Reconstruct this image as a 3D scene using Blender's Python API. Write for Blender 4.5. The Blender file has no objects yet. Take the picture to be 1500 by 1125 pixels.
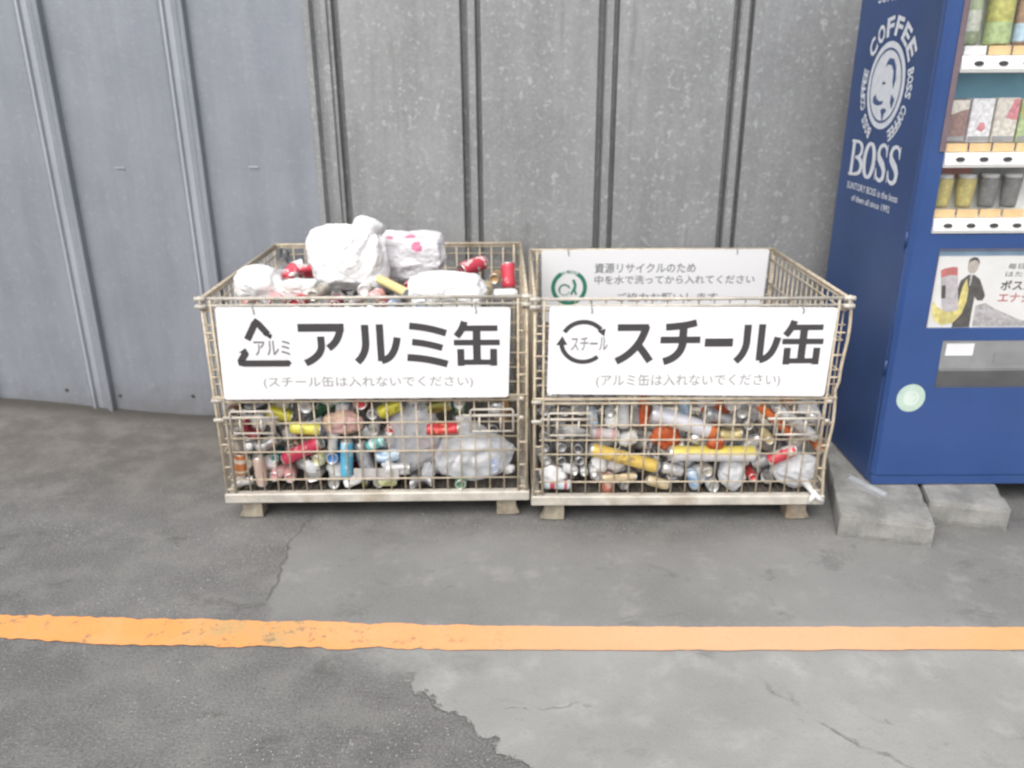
import bpy, math, random
from mathutils import Vector, Matrix, noise as mnoise

# ------------------------------------------------------------------ camera, sky, sun, exposure
SC = bpy.context.scene
C = SC.collection
cam_d = bpy.data.cameras.new('camera')
cam_d.sensor_fit = 'HORIZONTAL'; cam_d.sensor_width = 36.0
cam_d.lens = 1195.5464 / 1500 * 36
cam_d.clip_start = 0.05; cam_d.clip_end = 500
cam_d.dof.use_dof = True; cam_d.dof.focus_distance = 1.25; cam_d.dof.aperture_fstop = 5.2
cam = bpy.data.objects.new('camera', cam_d); C.objects.link(cam)
_th, _ro = 0.3554, -0.0054
_fw = Vector((0, math.cos(_th), -math.sin(_th))); _up0 = Vector((0, math.sin(_th), math.cos(_th))); _r0 = Vector((1, 0, 0))
_r = math.cos(_ro) * _r0 + math.sin(_ro) * _up0; _u = -math.sin(_ro) * _r0 + math.cos(_ro) * _up0
_m = Matrix((( _r.x, _u.x, -_fw.x, 0), (_r.y, _u.y, -_fw.y, 0), (_r.z, _u.z, -_fw.z, 1.7208), (0, 0, 0, 1)))
cam.matrix_world = _m
SC.camera = cam

SUN_EL, SUN_AZ = math.radians(52), math.radians(-155)      # azimuth from +Y, clockwise: high behind the camera, to its left
w = bpy.data.worlds.new('World'); SC.world = w; w.use_nodes = True
nt = w.node_tree; nt.nodes.clear()
sky = nt.nodes.new('ShaderNodeTexSky'); sky.sky_type = 'NISHITA'; sky.sun_disc = False
sky.sun_elevation = SUN_EL; sky.sun_rotation = SUN_AZ; sky.dust_density = 4.0; sky.ozone_density = 1.0
hs = nt.nodes.new('ShaderNodeHueSaturation'); hs.inputs['Saturation'].default_value = 0.22
bg = nt.nodes.new('ShaderNodeBackground'); bg.inputs['Strength'].default_value = 0.15
wo = nt.nodes.new('ShaderNodeOutputWorld')
nt.links.new(sky.outputs[0], hs.inputs['Color']); nt.links.new(hs.outputs[0], bg.inputs['Color']); nt.links.new(bg.outputs[0], wo.inputs['Surface'])
sun_d = bpy.data.lights.new('sun', 'SUN'); sun_d.energy = 1.1; sun_d.angle = math.radians(50); sun_d.color = (1, .97, .93)
sun = bpy.data.objects.new('sun', sun_d); C.objects.link(sun)
_sd = Vector((math.sin(SUN_AZ) * math.cos(SUN_EL), math.cos(SUN_AZ) * math.cos(SUN_EL), math.sin(SUN_EL)))
sun.rotation_mode = 'QUATERNION'; sun.rotation_quaternion = _sd.to_track_quat('Z', 'Y'); sun.location = _sd * 20
SC.view_settings.view_transform = 'Standard'; SC.view_settings.look = 'None'
SC.view_settings.exposure = 0.5; SC.view_settings.gamma = 1.0

random.seed(11)
# ------------------------------------------------------------------ material helper
class G:
    def __init__(s, name):
        s.m = bpy.data.materials.new(name); s.m.use_nodes = True
        s.nt = s.m.node_tree; s.nt.nodes.clear()
        s.out = s.n('ShaderNodeOutputMaterial'); s.p = s.n('ShaderNodeBsdfPrincipled')
        s.l(s.p.outputs[0], s.out.inputs['Surface'])
    def n(s, t): return s.nt.nodes.new(t)
    def l(s, a, b): s.nt.links.new(a, b)
    def put(s, sock, v):
        if isinstance(v, bpy.types.NodeSocket): s.l(v, sock)
        elif isinstance(v, (tuple, list)): sock.default_value = (*v, 1) if len(v) == 3 and len(sock.default_value) == 4 else v
        else: sock.default_value = v
    def coord(s, k='Object'): return s.n('ShaderNodeTexCoord').outputs[k]
    def xyz(s, v):
        x = s.n('ShaderNodeSeparateXYZ'); s.put(x.inputs[0], v); return x.outputs
    def comb(s, x, y, z):
        c = s.n('ShaderNodeCombineXYZ'); s.put(c.inputs[0], x); s.put(c.inputs[1], y); s.put(c.inputs[2], z); return c.outputs[0]
    def mapv(s, v, scale=(1, 1, 1), loc=(0, 0, 0)):
        m = s.n('ShaderNodeMapping'); s.put(m.inputs[0], v); m.inputs['Scale'].default_value = scale; s.put(m.inputs['Location'], loc); return m.outputs[0]
    def noise(s, v, scale, detail=4, rough=.55, dist=0):
        t = s.n('ShaderNodeTexNoise'); s.put(t.inputs['Vector'], v); t.inputs['Scale'].default_value = scale
        t.inputs['Detail'].default_value = detail; t.inputs['Roughness'].default_value = rough; t.inputs['Distortion'].default_value = dist
        return t.outputs[0]
    def voro(s, v, scale, out='Distance', feat='F1'):
        t = s.n('ShaderNodeTexVoronoi'); s.put(t.inputs['Vector'], v); t.inputs['Scale'].default_value = scale; t.feature = feat
        return t.outputs[out]
    def math(s, op, a, b=0.0, clamp=False):
        m = s.n('ShaderNodeMath'); m.operation = op; m.use_clamp = clamp; s.put(m.inputs[0], a); s.put(m.inputs[1], b); return m.outputs[0]
    def step(s, v, lo, hi):                      # smooth ramp 0..1 between lo and hi
        m = s.n('ShaderNodeMapRange'); m.interpolation_type = 'SMOOTHSTEP'
        s.put(m.inputs['Value'], v); m.inputs['From Min'].default_value = lo; m.inputs['From Max'].default_value = hi; return m.outputs[0]
    def mix(s, f, a, b, mode='MIX'):
        m = s.n('ShaderNodeMix'); m.data_type = 'RGBA'; m.blend_type = mode
        s.put(m.inputs[0], f); s.put(m.inputs[6], a); s.put(m.inputs[7], b); return m.outputs[2]
    def bump(s, h, strength=.3, dist=.01):
        b = s.n('ShaderNodeBump'); s.put(b.inputs['Height'], h); b.inputs['Strength'].default_value = strength; b.inputs['Distance'].default_value = dist
        s.l(b.outputs[0], s.p.inputs['Normal'])
    def set(s, **k):
        for a, v in k.items(): s.put(s.p.inputs[a.replace('_', ' ')], v)
        return s.m

M = {}
def simple(name, col, rough=.5, metal=0.0, var=.15, scale=14, bump=0, dirt=None, **kw):
    g = G(name); v = g.coord()
    n = g.noise(v, scale, 5, .6)
    k = g.step(n, .3, .7)
    lo = tuple(c * (1 - var) for c in col); hi = tuple(min(1, c * (1 + var)) for c in col)
    base = g.mix(k, lo, hi)
    if dirt:
        d = g.step(g.noise(v, scale * .45, 6, .7), .5, .72); base = g.mix(g.math('MULTIPLY', d, dirt[1]), base, dirt[0])
    if bump: g.bump(n, bump, .004)
    M[name] = g.set(Base_Color=base, Roughness=rough, Metallic=metal, **kw); return M[name]

# ------------------------------------------------------------------ mesh helper
class MB:
    def __init__(s): s.v = []; s.f = []; s.sm = []; s.mi = []; s.cur = 0
    def add(s, vs, fs, smooth=False):
        o = len(s.v); s.v += [tuple(v) for v in vs]
        for f in fs: s.f.append(tuple(i + o for i in f)); s.sm.append(smooth); s.mi.append(s.cur)
        return s
    def box(s, x0, x1, y0, y1, z0, z1, b=0.0):
        if b <= 0:
            vs = [(x, y, z) for z in (z0, z1) for y in (y0, y1) for x in (x0, x1)]
            return s.add(vs, [(0, 2, 3, 1), (4, 5, 7, 6), (0, 1, 5, 4), (2, 6, 7, 3), (0, 4, 6, 2), (1, 3, 7, 5)])
        # chamfered box
        vs = []; idx = {}
        X = (x0, x1); Y = (y0, y1); Z = (z0, z1); sg = (1, -1)
        for i in (0, 1):
            for j in (0, 1):
                for k in (0, 1):
                    for a in range(3):
                        p = [X[i] + sg[i] * b, Y[j] + sg[j] * b, Z[k] + sg[k] * b]; p[a] = (X, Y, Z)[a][(i, j, k)[a]]
                        idx[i, j, k, a] = len(vs); vs.append(tuple(p))
        fs = []
        def q(*k): fs.append(tuple(idx[t] for t in k))
        for e in (0, 1):
            q((e,0,0,0),(e,1,0,0),(e,1,1,0),(e,0,1,0)); q((0,e,0,1),(1,e,0,1),(1,e,1,1),(0,e,1,1)); q((0,0,e,2),(1,0,e,2),(1,1,e,2),(0,1,e,2))
            for h in (0, 1):
                q((e,h,0,0),(e,h,1,0),(e,h,1,1),(e,h,0,1)); q((e,0,h,0),(e,1,h,0),(e,1,h,2),(e,0,h,2)); q((0,e,h,1),(1,e,h,1),(1,e,h,2),(0,e,h,2))
        for i in (0, 1):
            for j in (0, 1):
                for k in (0, 1): fs.append((idx[i,j,k,0], idx[i,j,k,1], idx[i,j,k,2]))
        return s.add(vs, fs)
    def tube(s, pts, r, n=6, cap=True, smooth=True):
        P = [Vector(p) for p in pts]; vs = []; fs = []
        ref = None
        for i, p in enumerate(P):
            d = (P[min(i + 1, len(P) - 1)] - P[max(i - 1, 0)]).normalized()
            if ref is None:
                ref = d.orthogonal().normalized()
            ref = (ref - d * ref.dot(d)).normalized(); b = d.cross(ref)
            rr = r[i] if isinstance(r, (list, tuple)) else r
            for k in range(n):
                a = 2 * math.pi * k / n; vs.append(tuple(p + ref * (rr * math.cos(a)) + b * (rr * math.sin(a))))
        for i in range(len(P) - 1):
            for k in range(n):
                k2 = (k + 1) % n; fs.append((i*n+k, i*n+k2, (i+1)*n+k2, (i+1)*n+k))
        if cap: fs.append(tuple(reversed(range(n)))); fs.append(tuple((len(P)-1)*n + k for k in range(n)))
        return s.add(vs, fs, smooth)
    def lathe(s, prof, n=16, mtx=None, smooth=True, cap0=True, cap1=True):
        vs = []; fs = []
        for r, z in prof:
            for k in range(n):
                a = 2 * math.pi * k / n; vs.append(Vector((r * math.cos(a), r * math.sin(a), z)))
        for i in range(len(prof) - 1):
            for k in range(n):
                k2 = (k + 1) % n; fs.append((i*n+k, i*n+k2, (i+1)*n+k2, (i+1)*n+k))
        if cap0: fs.append(tuple(reversed(range(n))))
        if cap1: fs.append(tuple((len(prof)-1)*n + k for k in range(n)))
        if mtx: vs = [mtx @ v for v in vs]
        return s.add(vs, fs, smooth)
    def prism(s, poly, fn, t, smooth=False):      # poly in 2-D, fn(u, v, d) -> 3-D point, thickness t
        n = len(poly); vs = [fn(u, v, 0) for u, v in poly] + [fn(u, v, t) for u, v in poly]
        fs = [tuple(range(n)), tuple(reversed(range(n, 2*n)))] + [(i, (i+1) % n + 0, (i+1) % n + n, i + n) for i in range(n)]
        return s.add(vs, fs, smooth)
    def build(s, name, mat, parent=None, local=False):
        me = bpy.data.meshes.new(name); off = Vector((0, 0, 0))
        if parent is not None and not local:
            p = parent
            while p is not None: off += p.location; p = p.parent
        me.from_pydata([tuple(Vector(v) - off) for v in s.v], [], s.f); me.update()
        for a, b in zip(me.polygons, s.sm): a.use_smooth = b
        for mm in (mat if isinstance(mat, (list, tuple)) else [mat]): me.materials.append(mm)
        for a, b in zip(me.polygons, s.mi): a.material_index = b
        o = bpy.data.objects.new(name, me); C.objects.link(o)
        if parent is not None: o.parent = parent
        return o
def fixn(o):                                      # outward normals
    import bmesh
    bm = bmesh.new(); bm.from_mesh(o.data); bmesh.ops.recalc_face_normals(bm, faces=bm.faces); bm.to_mesh(o.data); bm.free(); return o

def tag(o, label=None, cat=None, group=None, kind=None):
    if label: o['label'] = label
    if cat: o['category'] = cat
    if group: o['group'] = group
    if kind: o['kind'] = kind
    return o
def thing(name, label, cat, loc=(0, 0, 0), group=None, rz=0.0):
    o = bpy.data.objects.new(name, None); C.objects.link(o); o.location = loc; o.rotation_euler = (0, 0, rz); o.empty_display_size = .05
    return tag(o, label, cat, group)

# ------------------------------------------------------------------ lettering
def text2d(body, rect, bold=0.0, res=3):
    cu = bpy.data.curves.new('lettering', 'FONT'); cu.body = body; cu.offset = bold; cu.resolution_u = res
    o = bpy.data.objects.new('lettering', cu); C.objects.link(o)
    bpy.context.view_layer.update()
    me = bpy.data.meshes.new_from_object(o.evaluated_get(bpy.context.evaluated_depsgraph_get()))
    vs = [(v.co.x, v.co.y) for v in me.vertices]; fs = [tuple(p.vertices) for p in me.polygons]
    bpy.data.objects.remove(o); bpy.data.curves.remove(cu); bpy.data.meshes.remove(me)
    x0 = min(v[0] for v in vs); x1 = max(v[0] for v in vs); y0 = min(v[1] for v in vs); y1 = max(v[1] for v in vs)
    a, b, c, d = rect
    return [(a + (x - x0) / (x1 - x0) * (c - a), b + (y - y0) / (y1 - y0) * (d - b)) for x, y in vs], fs
def put_text(mb, body, rect, fn, bold=0.0, d=0.0, res=3):
    vs, fs = text2d(body, rect, bold, res); mb.add([fn(u, v, d) for u, v in vs], fs)
def curve_pts(p0, p1, p2, n=10):
    return [((1-t)**2*p0[0]+2*t*(1-t)*p1[0]+t*t*p2[0], (1-t)**2*p0[1]+2*t*(1-t)*p1[1]+t*t*p2[1]) for t in [i/n for i in range(n+1)]]
_lay = [0]
def stroke(mb, pts, wd, rect, fn, d=0.0):         # a brush stroke of even width with square ends, in a unit glyph box
    a, b, c, e = rect; W = e - b
    P = [Vector((a + x * (c - a), b + y * (e - b))) for x, y in pts]; L = []; R_ = []
    for i, p in enumerate(P):
        t = (P[min(i+1, len(P)-1)] - P[max(i-1, 0)]).normalized()
        if 0 < i < len(P) - 1:
            t0 = (P[i] - P[i-1]).normalized(); t1 = (P[i+1] - P[i]).normalized(); k = 1 / max(.5, math.cos(t0.angle(t1, 0) / 2)); t = (t0 + t1).normalized()
        else: k = 1
        ww = (wd[min(len(wd) - 1, round(i * (len(wd) - 1) / max(1, len(P) - 1)))] if isinstance(wd, list) else wd) * W / 2 * k
        nrm = Vector((-t.y, t.x)); L.append(p + nrm * ww); R_.append(p - nrm * ww)
    _lay[0] = (_lay[0] + 1) % 12
    dd = d + _lay[0] * 0.00004
    n = len(P); mb.add([fn(v.x, v.y, dd) for v in L + R_], [(i, i+1, n+i+1, n+i) for i in range(n-1)])
SW = .165
GLYPH = {
 'ア': [([(.0, .9), (.985, .9)], .19), ([(.88, .93)] + curve_pts((.9, .85), (.84, .55), (.62, .41), 8), SW), ([(.475, .69), (.475, .5)] + curve_pts((.475, .45), (.44, .2), (.1, .05), 8), SW)],
 'ル': [([(.27, .97), (.27, .62)] + curve_pts((.27, .55), (.26, .25), (.06, .06), 8), .17), ([(.585, .98), (.585, .08)], .165), ([(.585, .09)] + curve_pts((.62, .1), (.88, .16), (.95, .66), 9), .165)],
 'ミ': [(curve_pts((.1, .93), (.55, .9), (.97, .76), 6), .155), (curve_pts((.15, .56), (.5, .53), (.87, .42), 6), .15), (curve_pts((.02, .2), (.5, .18), (.98, .04), 6), .165)],
 '缶': [(curve_pts((.24, 1.0), (.2, .82), (.06, .67), 5), .15), ([(.15, .85), (.955, .85)], .125), ([(.0, .53), (1.0, .53)], .125), ([(.5, .85), (.5, .08)], .165), ([(.145, .385), (.145, .0)], .15), ([(.865, .385), (.865, .0)], .15), ([(.145, .085), (.865, .085)], .12)],
 'ス': [([(.08, .9), (.86, .9)], .165), ([(.8, .94)] + curve_pts((.78, .86), (.62, .3), (.07, .06), 9), .175), ([(.58, .5), (.75, .3), (.93, .06)], .175)],
 'チ': [(curve_pts((.12, .84), (.6, .86), (.88, .94), 5), .155), ([(.0, .55), (1.0, .55)], .15), ([(.56, .84), (.56, .5)] + curve_pts((.56, .44), (.5, .14), (.1, .05), 8), .17)],
 'ー': [([(.0, .5), (1.0, .5)], 1.0)],
}
def glyph(mb, ch, rect, fn, d=0.0):
    for pts, wd in GLYPH[ch]: stroke(mb, pts, wd, rect, fn, d)
# ------------------------------------------------------------------ ground, painted line
def smooth(t): t = max(0, min(1, t)); return t * t * (3 - 2 * t)
def hz(x, y): return .13 * smooth((-x - 1.5) / 1.6) * smooth((y - 3.15) / 1.0)

g = G('asphalt_and_concrete')
v = g.coord(); X, Y, Z = g.xyz(v)
nb = g.noise(v, 1.3, 6, .6); nm = g.noise(v, 6, 6, .65); nf = g.noise(v, 70, 3, .6); nff = g.noise(v, 260, 2, .5); ned = g.noise(v, 9, 5, .65)
asp = g.mix(g.step(nb, .3, .72), (.105, .102, .100), (.165, .162, .158))
asp = g.mix(g.math('MULTIPLY', g.step(nm, .42, .66), .5), asp, (.225, .22, .208))
asp = g.mix(g.math('MULTIPLY', g.step(nf, .55, .75), .5), asp, (.07, .068, .066))
asp = g.mix(g.math('MULTIPLY', g.step(nff, .5, .7), .5), asp, (.25, .245, .235))
gr2 = g.noise(v, 120, 3, .65); asp = g.mix(g.math('MULTIPLY', g.step(gr2, .52, .66), .45), asp, (.27, .265, .25)); asp = g.mix(g.math('MULTIPLY', g.step(gr2, .46, .34), .5), asp, (.055, .054, .052))
chip2 = g.math('MULTIPLY', g.math('LESS_THAN', g.voro(g.mapv(v, (1, 1, 1), (3.3, 1.7, 0)), 34), g.math('MULTIPLY', g.step(g.noise(v, 5, 3), .45, .8), .26)), .75)
asp = g.mix(g.math('MULTIPLY', chip2, .6), asp, (.42, .41, .39))
stain = g.step(g.noise(g.mapv(v, (1, 1.8, 1)), 2.6, 7, .75, .6), .56, .66); asp = g.mix(g.math('MULTIPLY', stain, .5), asp, (.085, .082, .078))
chip = g.math('MULTIPLY', g.math('LESS_THAN', g.voro(v, 62), .16), g.step(g.noise(v, 2.2, 3), .42, .62))
asp = g.mix(g.math('MULTIPLY', chip, .65), asp, (.48, .47, .45))
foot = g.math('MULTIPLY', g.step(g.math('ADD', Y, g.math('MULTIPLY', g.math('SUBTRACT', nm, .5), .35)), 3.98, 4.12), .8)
# brownish dirt washed to the wall on the left
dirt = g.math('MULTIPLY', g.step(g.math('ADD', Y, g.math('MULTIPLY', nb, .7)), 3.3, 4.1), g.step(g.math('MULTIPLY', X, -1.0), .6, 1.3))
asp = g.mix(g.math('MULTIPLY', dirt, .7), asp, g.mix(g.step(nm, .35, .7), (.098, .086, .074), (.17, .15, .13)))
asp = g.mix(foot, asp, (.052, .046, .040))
# older, paler paving in the middle and on the right
old = g.mix(g.step(nb, .3, .7), (.175, .173, .167), (.235, .232, .224))
old = g.mix(g.math('MULTIPLY', g.step(nm, .5, .72), .7), old, (.29, .286, .272))
old = g.mix(g.math('MULTIPLY', g.step(nf, .56, .74), .25), old, (.10, .098, .094))
old = g.mix(g.math('MULTIPLY', g.step(nff, .52, .7), .35), old, (.34, .335, .32))
old = g.mix(g.math('MULTIPLY', g.step(g.noise(v, 110, 3, .65), .54, .66), .3), old, (.30, .295, .28))
old = g.mix(g.math('MULTIPLY', g.step(g.noise(g.mapv(v, (1, 1.6, 1), (2, 5, 0)), 3.2, 7, .75, .6), .57, .66), .45), old, (.105, .103, .10))
con = g.mix(g.step(nb, .28, .72), (.235, .234, .224), (.325, .322, .308))
con = g.mix(g.math('MULTIPLY', g.step(nm, .48, .74), .6), con, (.42, .414, .395))
con = g.mix(g.math('MULTIPLY', g.step(g.noise(v, 3.2, 5, .7), .58, .7), .55), con, (.19, .187, .18))
con = g.mix(g.math('MULTIPLY', g.step(nf, .58, .75), .3), con, (.2, .2, .19))
con = g.mix(g.math('MULTIPLY', g.step(nff, .52, .7), .3), con, (.48, .47, .45))
con = g.mix(g.math('MULTIPLY', g.step(g.noise(v, 24, 6, .75), .57, .66), .35), con, (.19, .187, .18))
con = g.mix(g.math('MULTIPLY', g.step(g.noise(g.mapv(v, (1, 1.5, 1), (7, 2, 0)), 4.5, 7, .75, .5), .60, .66), .5), con, (.15, .148, .142))
wob = g.math('MULTIPLY', g.math('SUBTRACT', ned, .5), .32)
wob2 = g.math('MULTIPLY', g.math('SUBTRACT', g.noise(v, 3, 4, .6), .5), .35)
# edge of the old paving: crack at x about -0.87, and only nearer than the cages
mo = g.step(g.math('ADD', g.math('ADD', g.math('ADD', X, .87), g.math('MULTIPLY', g.math('SUBTRACT', g.noise(v, 4, 3), .5), .18)), g.math('MULTIPLY', g.math('SUBTRACT', g.noise(v, 40, 4, .7), .5), .05)), -.018, .018)
mo = g.math('MULTIPLY', mo, g.step(g.math('ADD', Y, wob2), 2.98, 2.72))
mo = g.math('MULTIPLY', mo, g.step(g.math('ADD', g.math('ADD', Y, g.math('MULTIPLY', X, .42)), wob2), 1.93, 2.07))
sheet = g.mix(mo, asp, old)
# concrete bottom right; the asphalt sheet ends on it in a ragged edge
dcon = g.math('ADD', g.math('ADD', g.math('ADD', X, .49), g.math('MULTIPLY', g.math('SUBTRACT', Y, 2.18), 1.12)), wob)
soft = g.step(g.math('ADD', Y, g.math('MULTIPLY', wob, .6)), 1.97, 2.08)
hardm = g.step(dcon, -.008, .008)
softm = g.step(g.math('ADD', dcon, g.math('MULTIPLY', g.math('SUBTRACT', g.noise(v, 16, 6, .7), .5), .35)), -.22, .24)
mc = g.math('ADD', g.math('MULTIPLY', hardm, g.math('SUBTRACT', 1.0, soft)), g.math('MULTIPLY', softm, soft))
mc = g.math('MULTIPLY', mc, g.step(g.math('ADD', Y, g.math('MULTIPLY', wob2, .5)), 2.34, 2.18))
base = g.mix(mc, sheet, con)
# cracks
def crack(expr, wd): return g.math('SUBTRACT', 1.0, g.step(g.math('ABSOLUTE', expr), wd * .3, wd))
cw = g.math('ADD', g.math('MULTIPLY', g.math('SUBTRACT', g.noise(v, 4, 3), .5), .18), g.math('MULTIPLY', g.math('SUBTRACT', g.noise(v, 22, 3), .5), .02))
c1 = g.math('MULTIPLY', crack(g.math('ADD', g.math('ADD', X, .87), cw), .006), g.math('MULTIPLY', g.step(Y, 2.42, 2.48), g.step(Y, 3.15, 3.0)))
c2 = g.math('MULTIPLY', crack(g.math('ADD', g.math('ADD', g.math('SUBTRACT', X, .78), g.math('MULTIPLY', g.math('SUBTRACT', Y, 2.0), .8)), g.math('MULTIPLY', cw, 1.2)), .014), g.math('MULTIPLY', g.step(Y, 2.06, 1.95), g.math('MULTIPLY', g.step(nm, .38, .5), g.math('ADD', .25, g.math('MULTIPLY', g.step(g.noise(v, 19, 4), .4, .6), .6)))))
c3 = g.math('MULTIPLY', crack(g.math('ADD', g.math('SUBTRACT', Y, 1.93), g.math('MULTIPLY', cw, 1.0)), .008), g.math('MULTIPLY', g.step(X, -.05, .02), g.math('MULTIPLY', g.step(X, .22, .15), g.math('MULTIPLY', g.step(g.noise(v, 15, 4), .42, .6), .7))))
edge = g.math('MULTIPLY', g.math('SUBTRACT', 1.0, g.step(g.math('ABSOLUTE', dcon), .004, .016)), g.math('MULTIPLY', g.math('SUBTRACT', 1.0, soft), g.step(nm, .35, .6)))
cr = g.math('MAXIMUM', g.math('MAXIMUM', c1, c2), g.math('MAXIMUM', c3, edge))
base = g.mix(g.math('MULTIPLY', cr, .55), base, (.075, .072, .068))
hgt = g.math('ADD', g.math('ADD', g.math('MULTIPLY', nff, .35), g.math('MULTIPLY', nf, .5)), g.math('ADD', g.math('MULTIPLY', nm, .8), g.math('MULTIPLY', g.math('SUBTRACT', 1.0, mc), .9)))
hgt = g.math('SUBTRACT', hgt, g.math('MULTIPLY', cr, 1.2))
g.bump(hgt, .45, .006)
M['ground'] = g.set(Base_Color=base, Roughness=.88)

def axis(lo, hi, st): return [lo + i * st for i in range(int(round((hi - lo) / st)) + 1)]
xs = [-120, -60, -30, -15, -9] + axis(-6, 6, .15) + [9, 15, 30, 60, 120]
ys = [-120, -60, -30, -15, -8, -4] + axis(-2, 6, .15)[:-1] + [6, 9, 15, 30, 60, 120]
mb = MB()
mb.add([(x, y, hz(x, y)) for y in ys for x in xs], [(j*len(xs)+i, j*len(xs)+i+1, (j+1)*len(xs)+i+1, (j+1)*len(xs)+i) for j in range(len(ys)-1) for i in range(len(xs)-1)], True)
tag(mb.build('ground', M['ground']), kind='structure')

g = G('orange_road_paint'); v = g.coord(); X, Y, Z = g.xyz(v)
n1 = g.noise(v, 5, 5, .6); n2 = g.noise(v, 60, 4, .6); n3 = g.noise(v, 13, 6, .7)
b_ = g.mix(g.step(X, -1.2, .9), (.80, .335, .10), (.82, .415, .235))
b_ = g.mix(g.step(X, .9, 2.0), b_, (.72, .365, .135))
b_ = g.mix(g.math('MULTIPLY', g.step(n1, .4, .7), .25), b_, (.86, .46, .27))
st = g.math('MULTIPLY', g.math('MULTIPLY', g.step(X, -1.15, -.95), g.step(X, -.62, -.8)), g.step(n1, .38, .62))
b_ = g.mix(g.math('MULTIPLY', st, .75), b_, (.42, .33, .15))
wear = g.math('MULTIPLY', g.step(g.math('ADD', g.math('MULTIPLY', n3, .6), g.math('MULTIPLY', g.noise(v, 45, 5, .7), .4)), .535, .60), g.math('ADD', .12, g.math('MULTIPLY', g.step(X, .2, -.5), .88)))
b_ = g.mix(g.math('MULTIPLY', wear, .75), b_, (.24, .19, .12))
b_ = g.mix(g.math('MULTIPLY', g.step(n2, .62, .75), .3), b_, (.35, .24, .13))
n4 = g.noise(v, 130, 3, .65); b_ = g.mix(g.math('MULTIPLY', g.step(n4, .58, .70), .38), b_, (.40, .27, .14)); g.bump(g.math('ADD', g.math('ADD', n2, n4), n3), .4, .003)
M['line'] = g.set(Base_Color=b_, Roughness=.75)
def lerp_tab(t, x):
    for (a, b), (c, d) in zip(t, t[1:]):
        if x <= c: return b + (d - b) * (x - a) / (c - a)
    return t[-1][1]
TOPE = [(-8, 2.62), (-1.77, 2.365), (-1.2, 2.338), (-.7, 2.318), (-.12, 2.291), (.5, 2.279), (1.7, 2.268), (8, 2.2)]
BOTE = [(-8, 2.44), (-1.70, 2.243), (-1.35, 2.205), (-.9, 2.19), (-.67, 2.183), (-.115, 2.168), (.5, 2.160), (1.64, 2.154), (8, 2.09)]
N = 1100; vs = []
for i in range(N + 1):
    x = -6 + 12 * i / N; k = 1.0 if x < -.15 else .4
    r1 = (mnoise.noise((x * 9, 3, 0)) * .010 + mnoise.noise((x * 34, 1, 0)) * .008 + max(0, mnoise.noise((x * 5, 9, 0)) - .25) * .05 * k) * k
    r2 = (mnoise.noise((x * 8, 7, 0)) * .012 + mnoise.noise((x * 31, 5, 0)) * .008) * k
    vs.append((x, lerp_tab(TOPE, x) + r1, .0045)); vs.append((x, lerp_tab(BOTE, x) + r2, .0045))
mb = MB(); mb.add(vs, [(2*i, 2*i+1, 2*i+3, 2*i+2) for i in range(N)])
tag(mb.build('road_marking', M['line']), kind='structure')

# ------------------------------------------------------------------ sheet steel wall
def zinc(name, c0, c1, fleck, flk, streak, rough):
    g = G(name); v = g.coord(); X, Y, Z = g.xyz(v)
    vs_ = g.comb(X, g.math('MULTIPLY', Y, .3), g.math('MULTIPLY', Z, .10))
    s1 = g.noise(vs_, 9, 6, .65); s2 = g.noise(vs_, 38, 4, .6); n1 = g.noise(v, 2.2, 6, .65)
    base = g.mix(g.step(g.math('ADD', g.math('MULTIPLY', s1, .55), g.math('MULTIPLY', n1, .45)), .36, .66), c0, c1)
    sp = g.voro(v, 95, 'Color'); spx = g.xyz(sp)[0]
    base = g.mix(g.math('MULTIPLY', g.step(spx, .1, 1.0), flk * .22), base, fleck)
    f2 = g.math('MULTIPLY', g.step(g.math('ADD', g.math('MULTIPLY', g.noise(v, 24, 3, .65), .55), g.math('MULTIPLY', g.noise(v, 52, 3, .6), .45)), .525, .63), g.step(g.noise(v, 3, 4, .7), .28, .62))
    base = g.mix(g.math('MULTIPLY', f2, flk), base, fleck)
    base = g.mix(g.math('MULTIPLY', g.step(s1, .56, .72), streak), base, (.135, .128, .120))
    base = g.mix(g.math('MULTIPLY', g.step(s2, .6, .75), streak * .35), base, (.48, .48, .47))
    blot = g.math('MULTIPLY', g.step(g.noise(g.comb(X, 0.0, g.math('MULTIPLY', Z, .35)), 5, 7, .75), .58, .68), streak * .8)
    base = g.mix(blot, base, (.165, .158, .152))
    low = g.math('MULTIPLY', g.step(g.math('ADD', Z, g.math('MULTIPLY', g.noise(v, 9, 6, .7), .35)), .42, .12), .55); base = g.mix(low, base, (.16, .145, .125))
    g.bump(g.math('ADD', g.math('MULTIPLY', g.noise(v, 3.0, 3, .5), 3.0), g.noise(v, 60, 4, .6)), .12, .01)
    return g.set(Base_Color=base, Roughness=g.math('ADD', rough, g.math('MULTIPLY', n1, .15)), Metallic=.25)
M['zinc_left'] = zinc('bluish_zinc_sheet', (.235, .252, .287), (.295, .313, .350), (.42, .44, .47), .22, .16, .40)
M['zinc_highlight'] = zinc('zinc_ridge_highlight', (.36, .38, .42), (.45, .47, .51), (.52, .54, .57), .22, .12, .36)  # same zinc, paler: sky highlight on the rib ridges put into the colour
M['zinc_right'] = zinc('weathered_zinc_sheet', (.235, .240, .242), (.320, .325, .328), (.50, .508, .512), .62, .42, .48)
simple('screw', (.12, .11, .10), .5, .6)
simple('dash_pale', (.42, .43, .45), .5, .3)
WY, WZ0, WZ1 = 4.15, -.08, 3.3
RIBL = [(0, 0), (.022, -.024), (.034, -.026), (.041, -.010), (.066, -.007), (.088, -.010), (.110, -.036), (.122, -.039), (.128, -.034), (.136, 0)]
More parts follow.
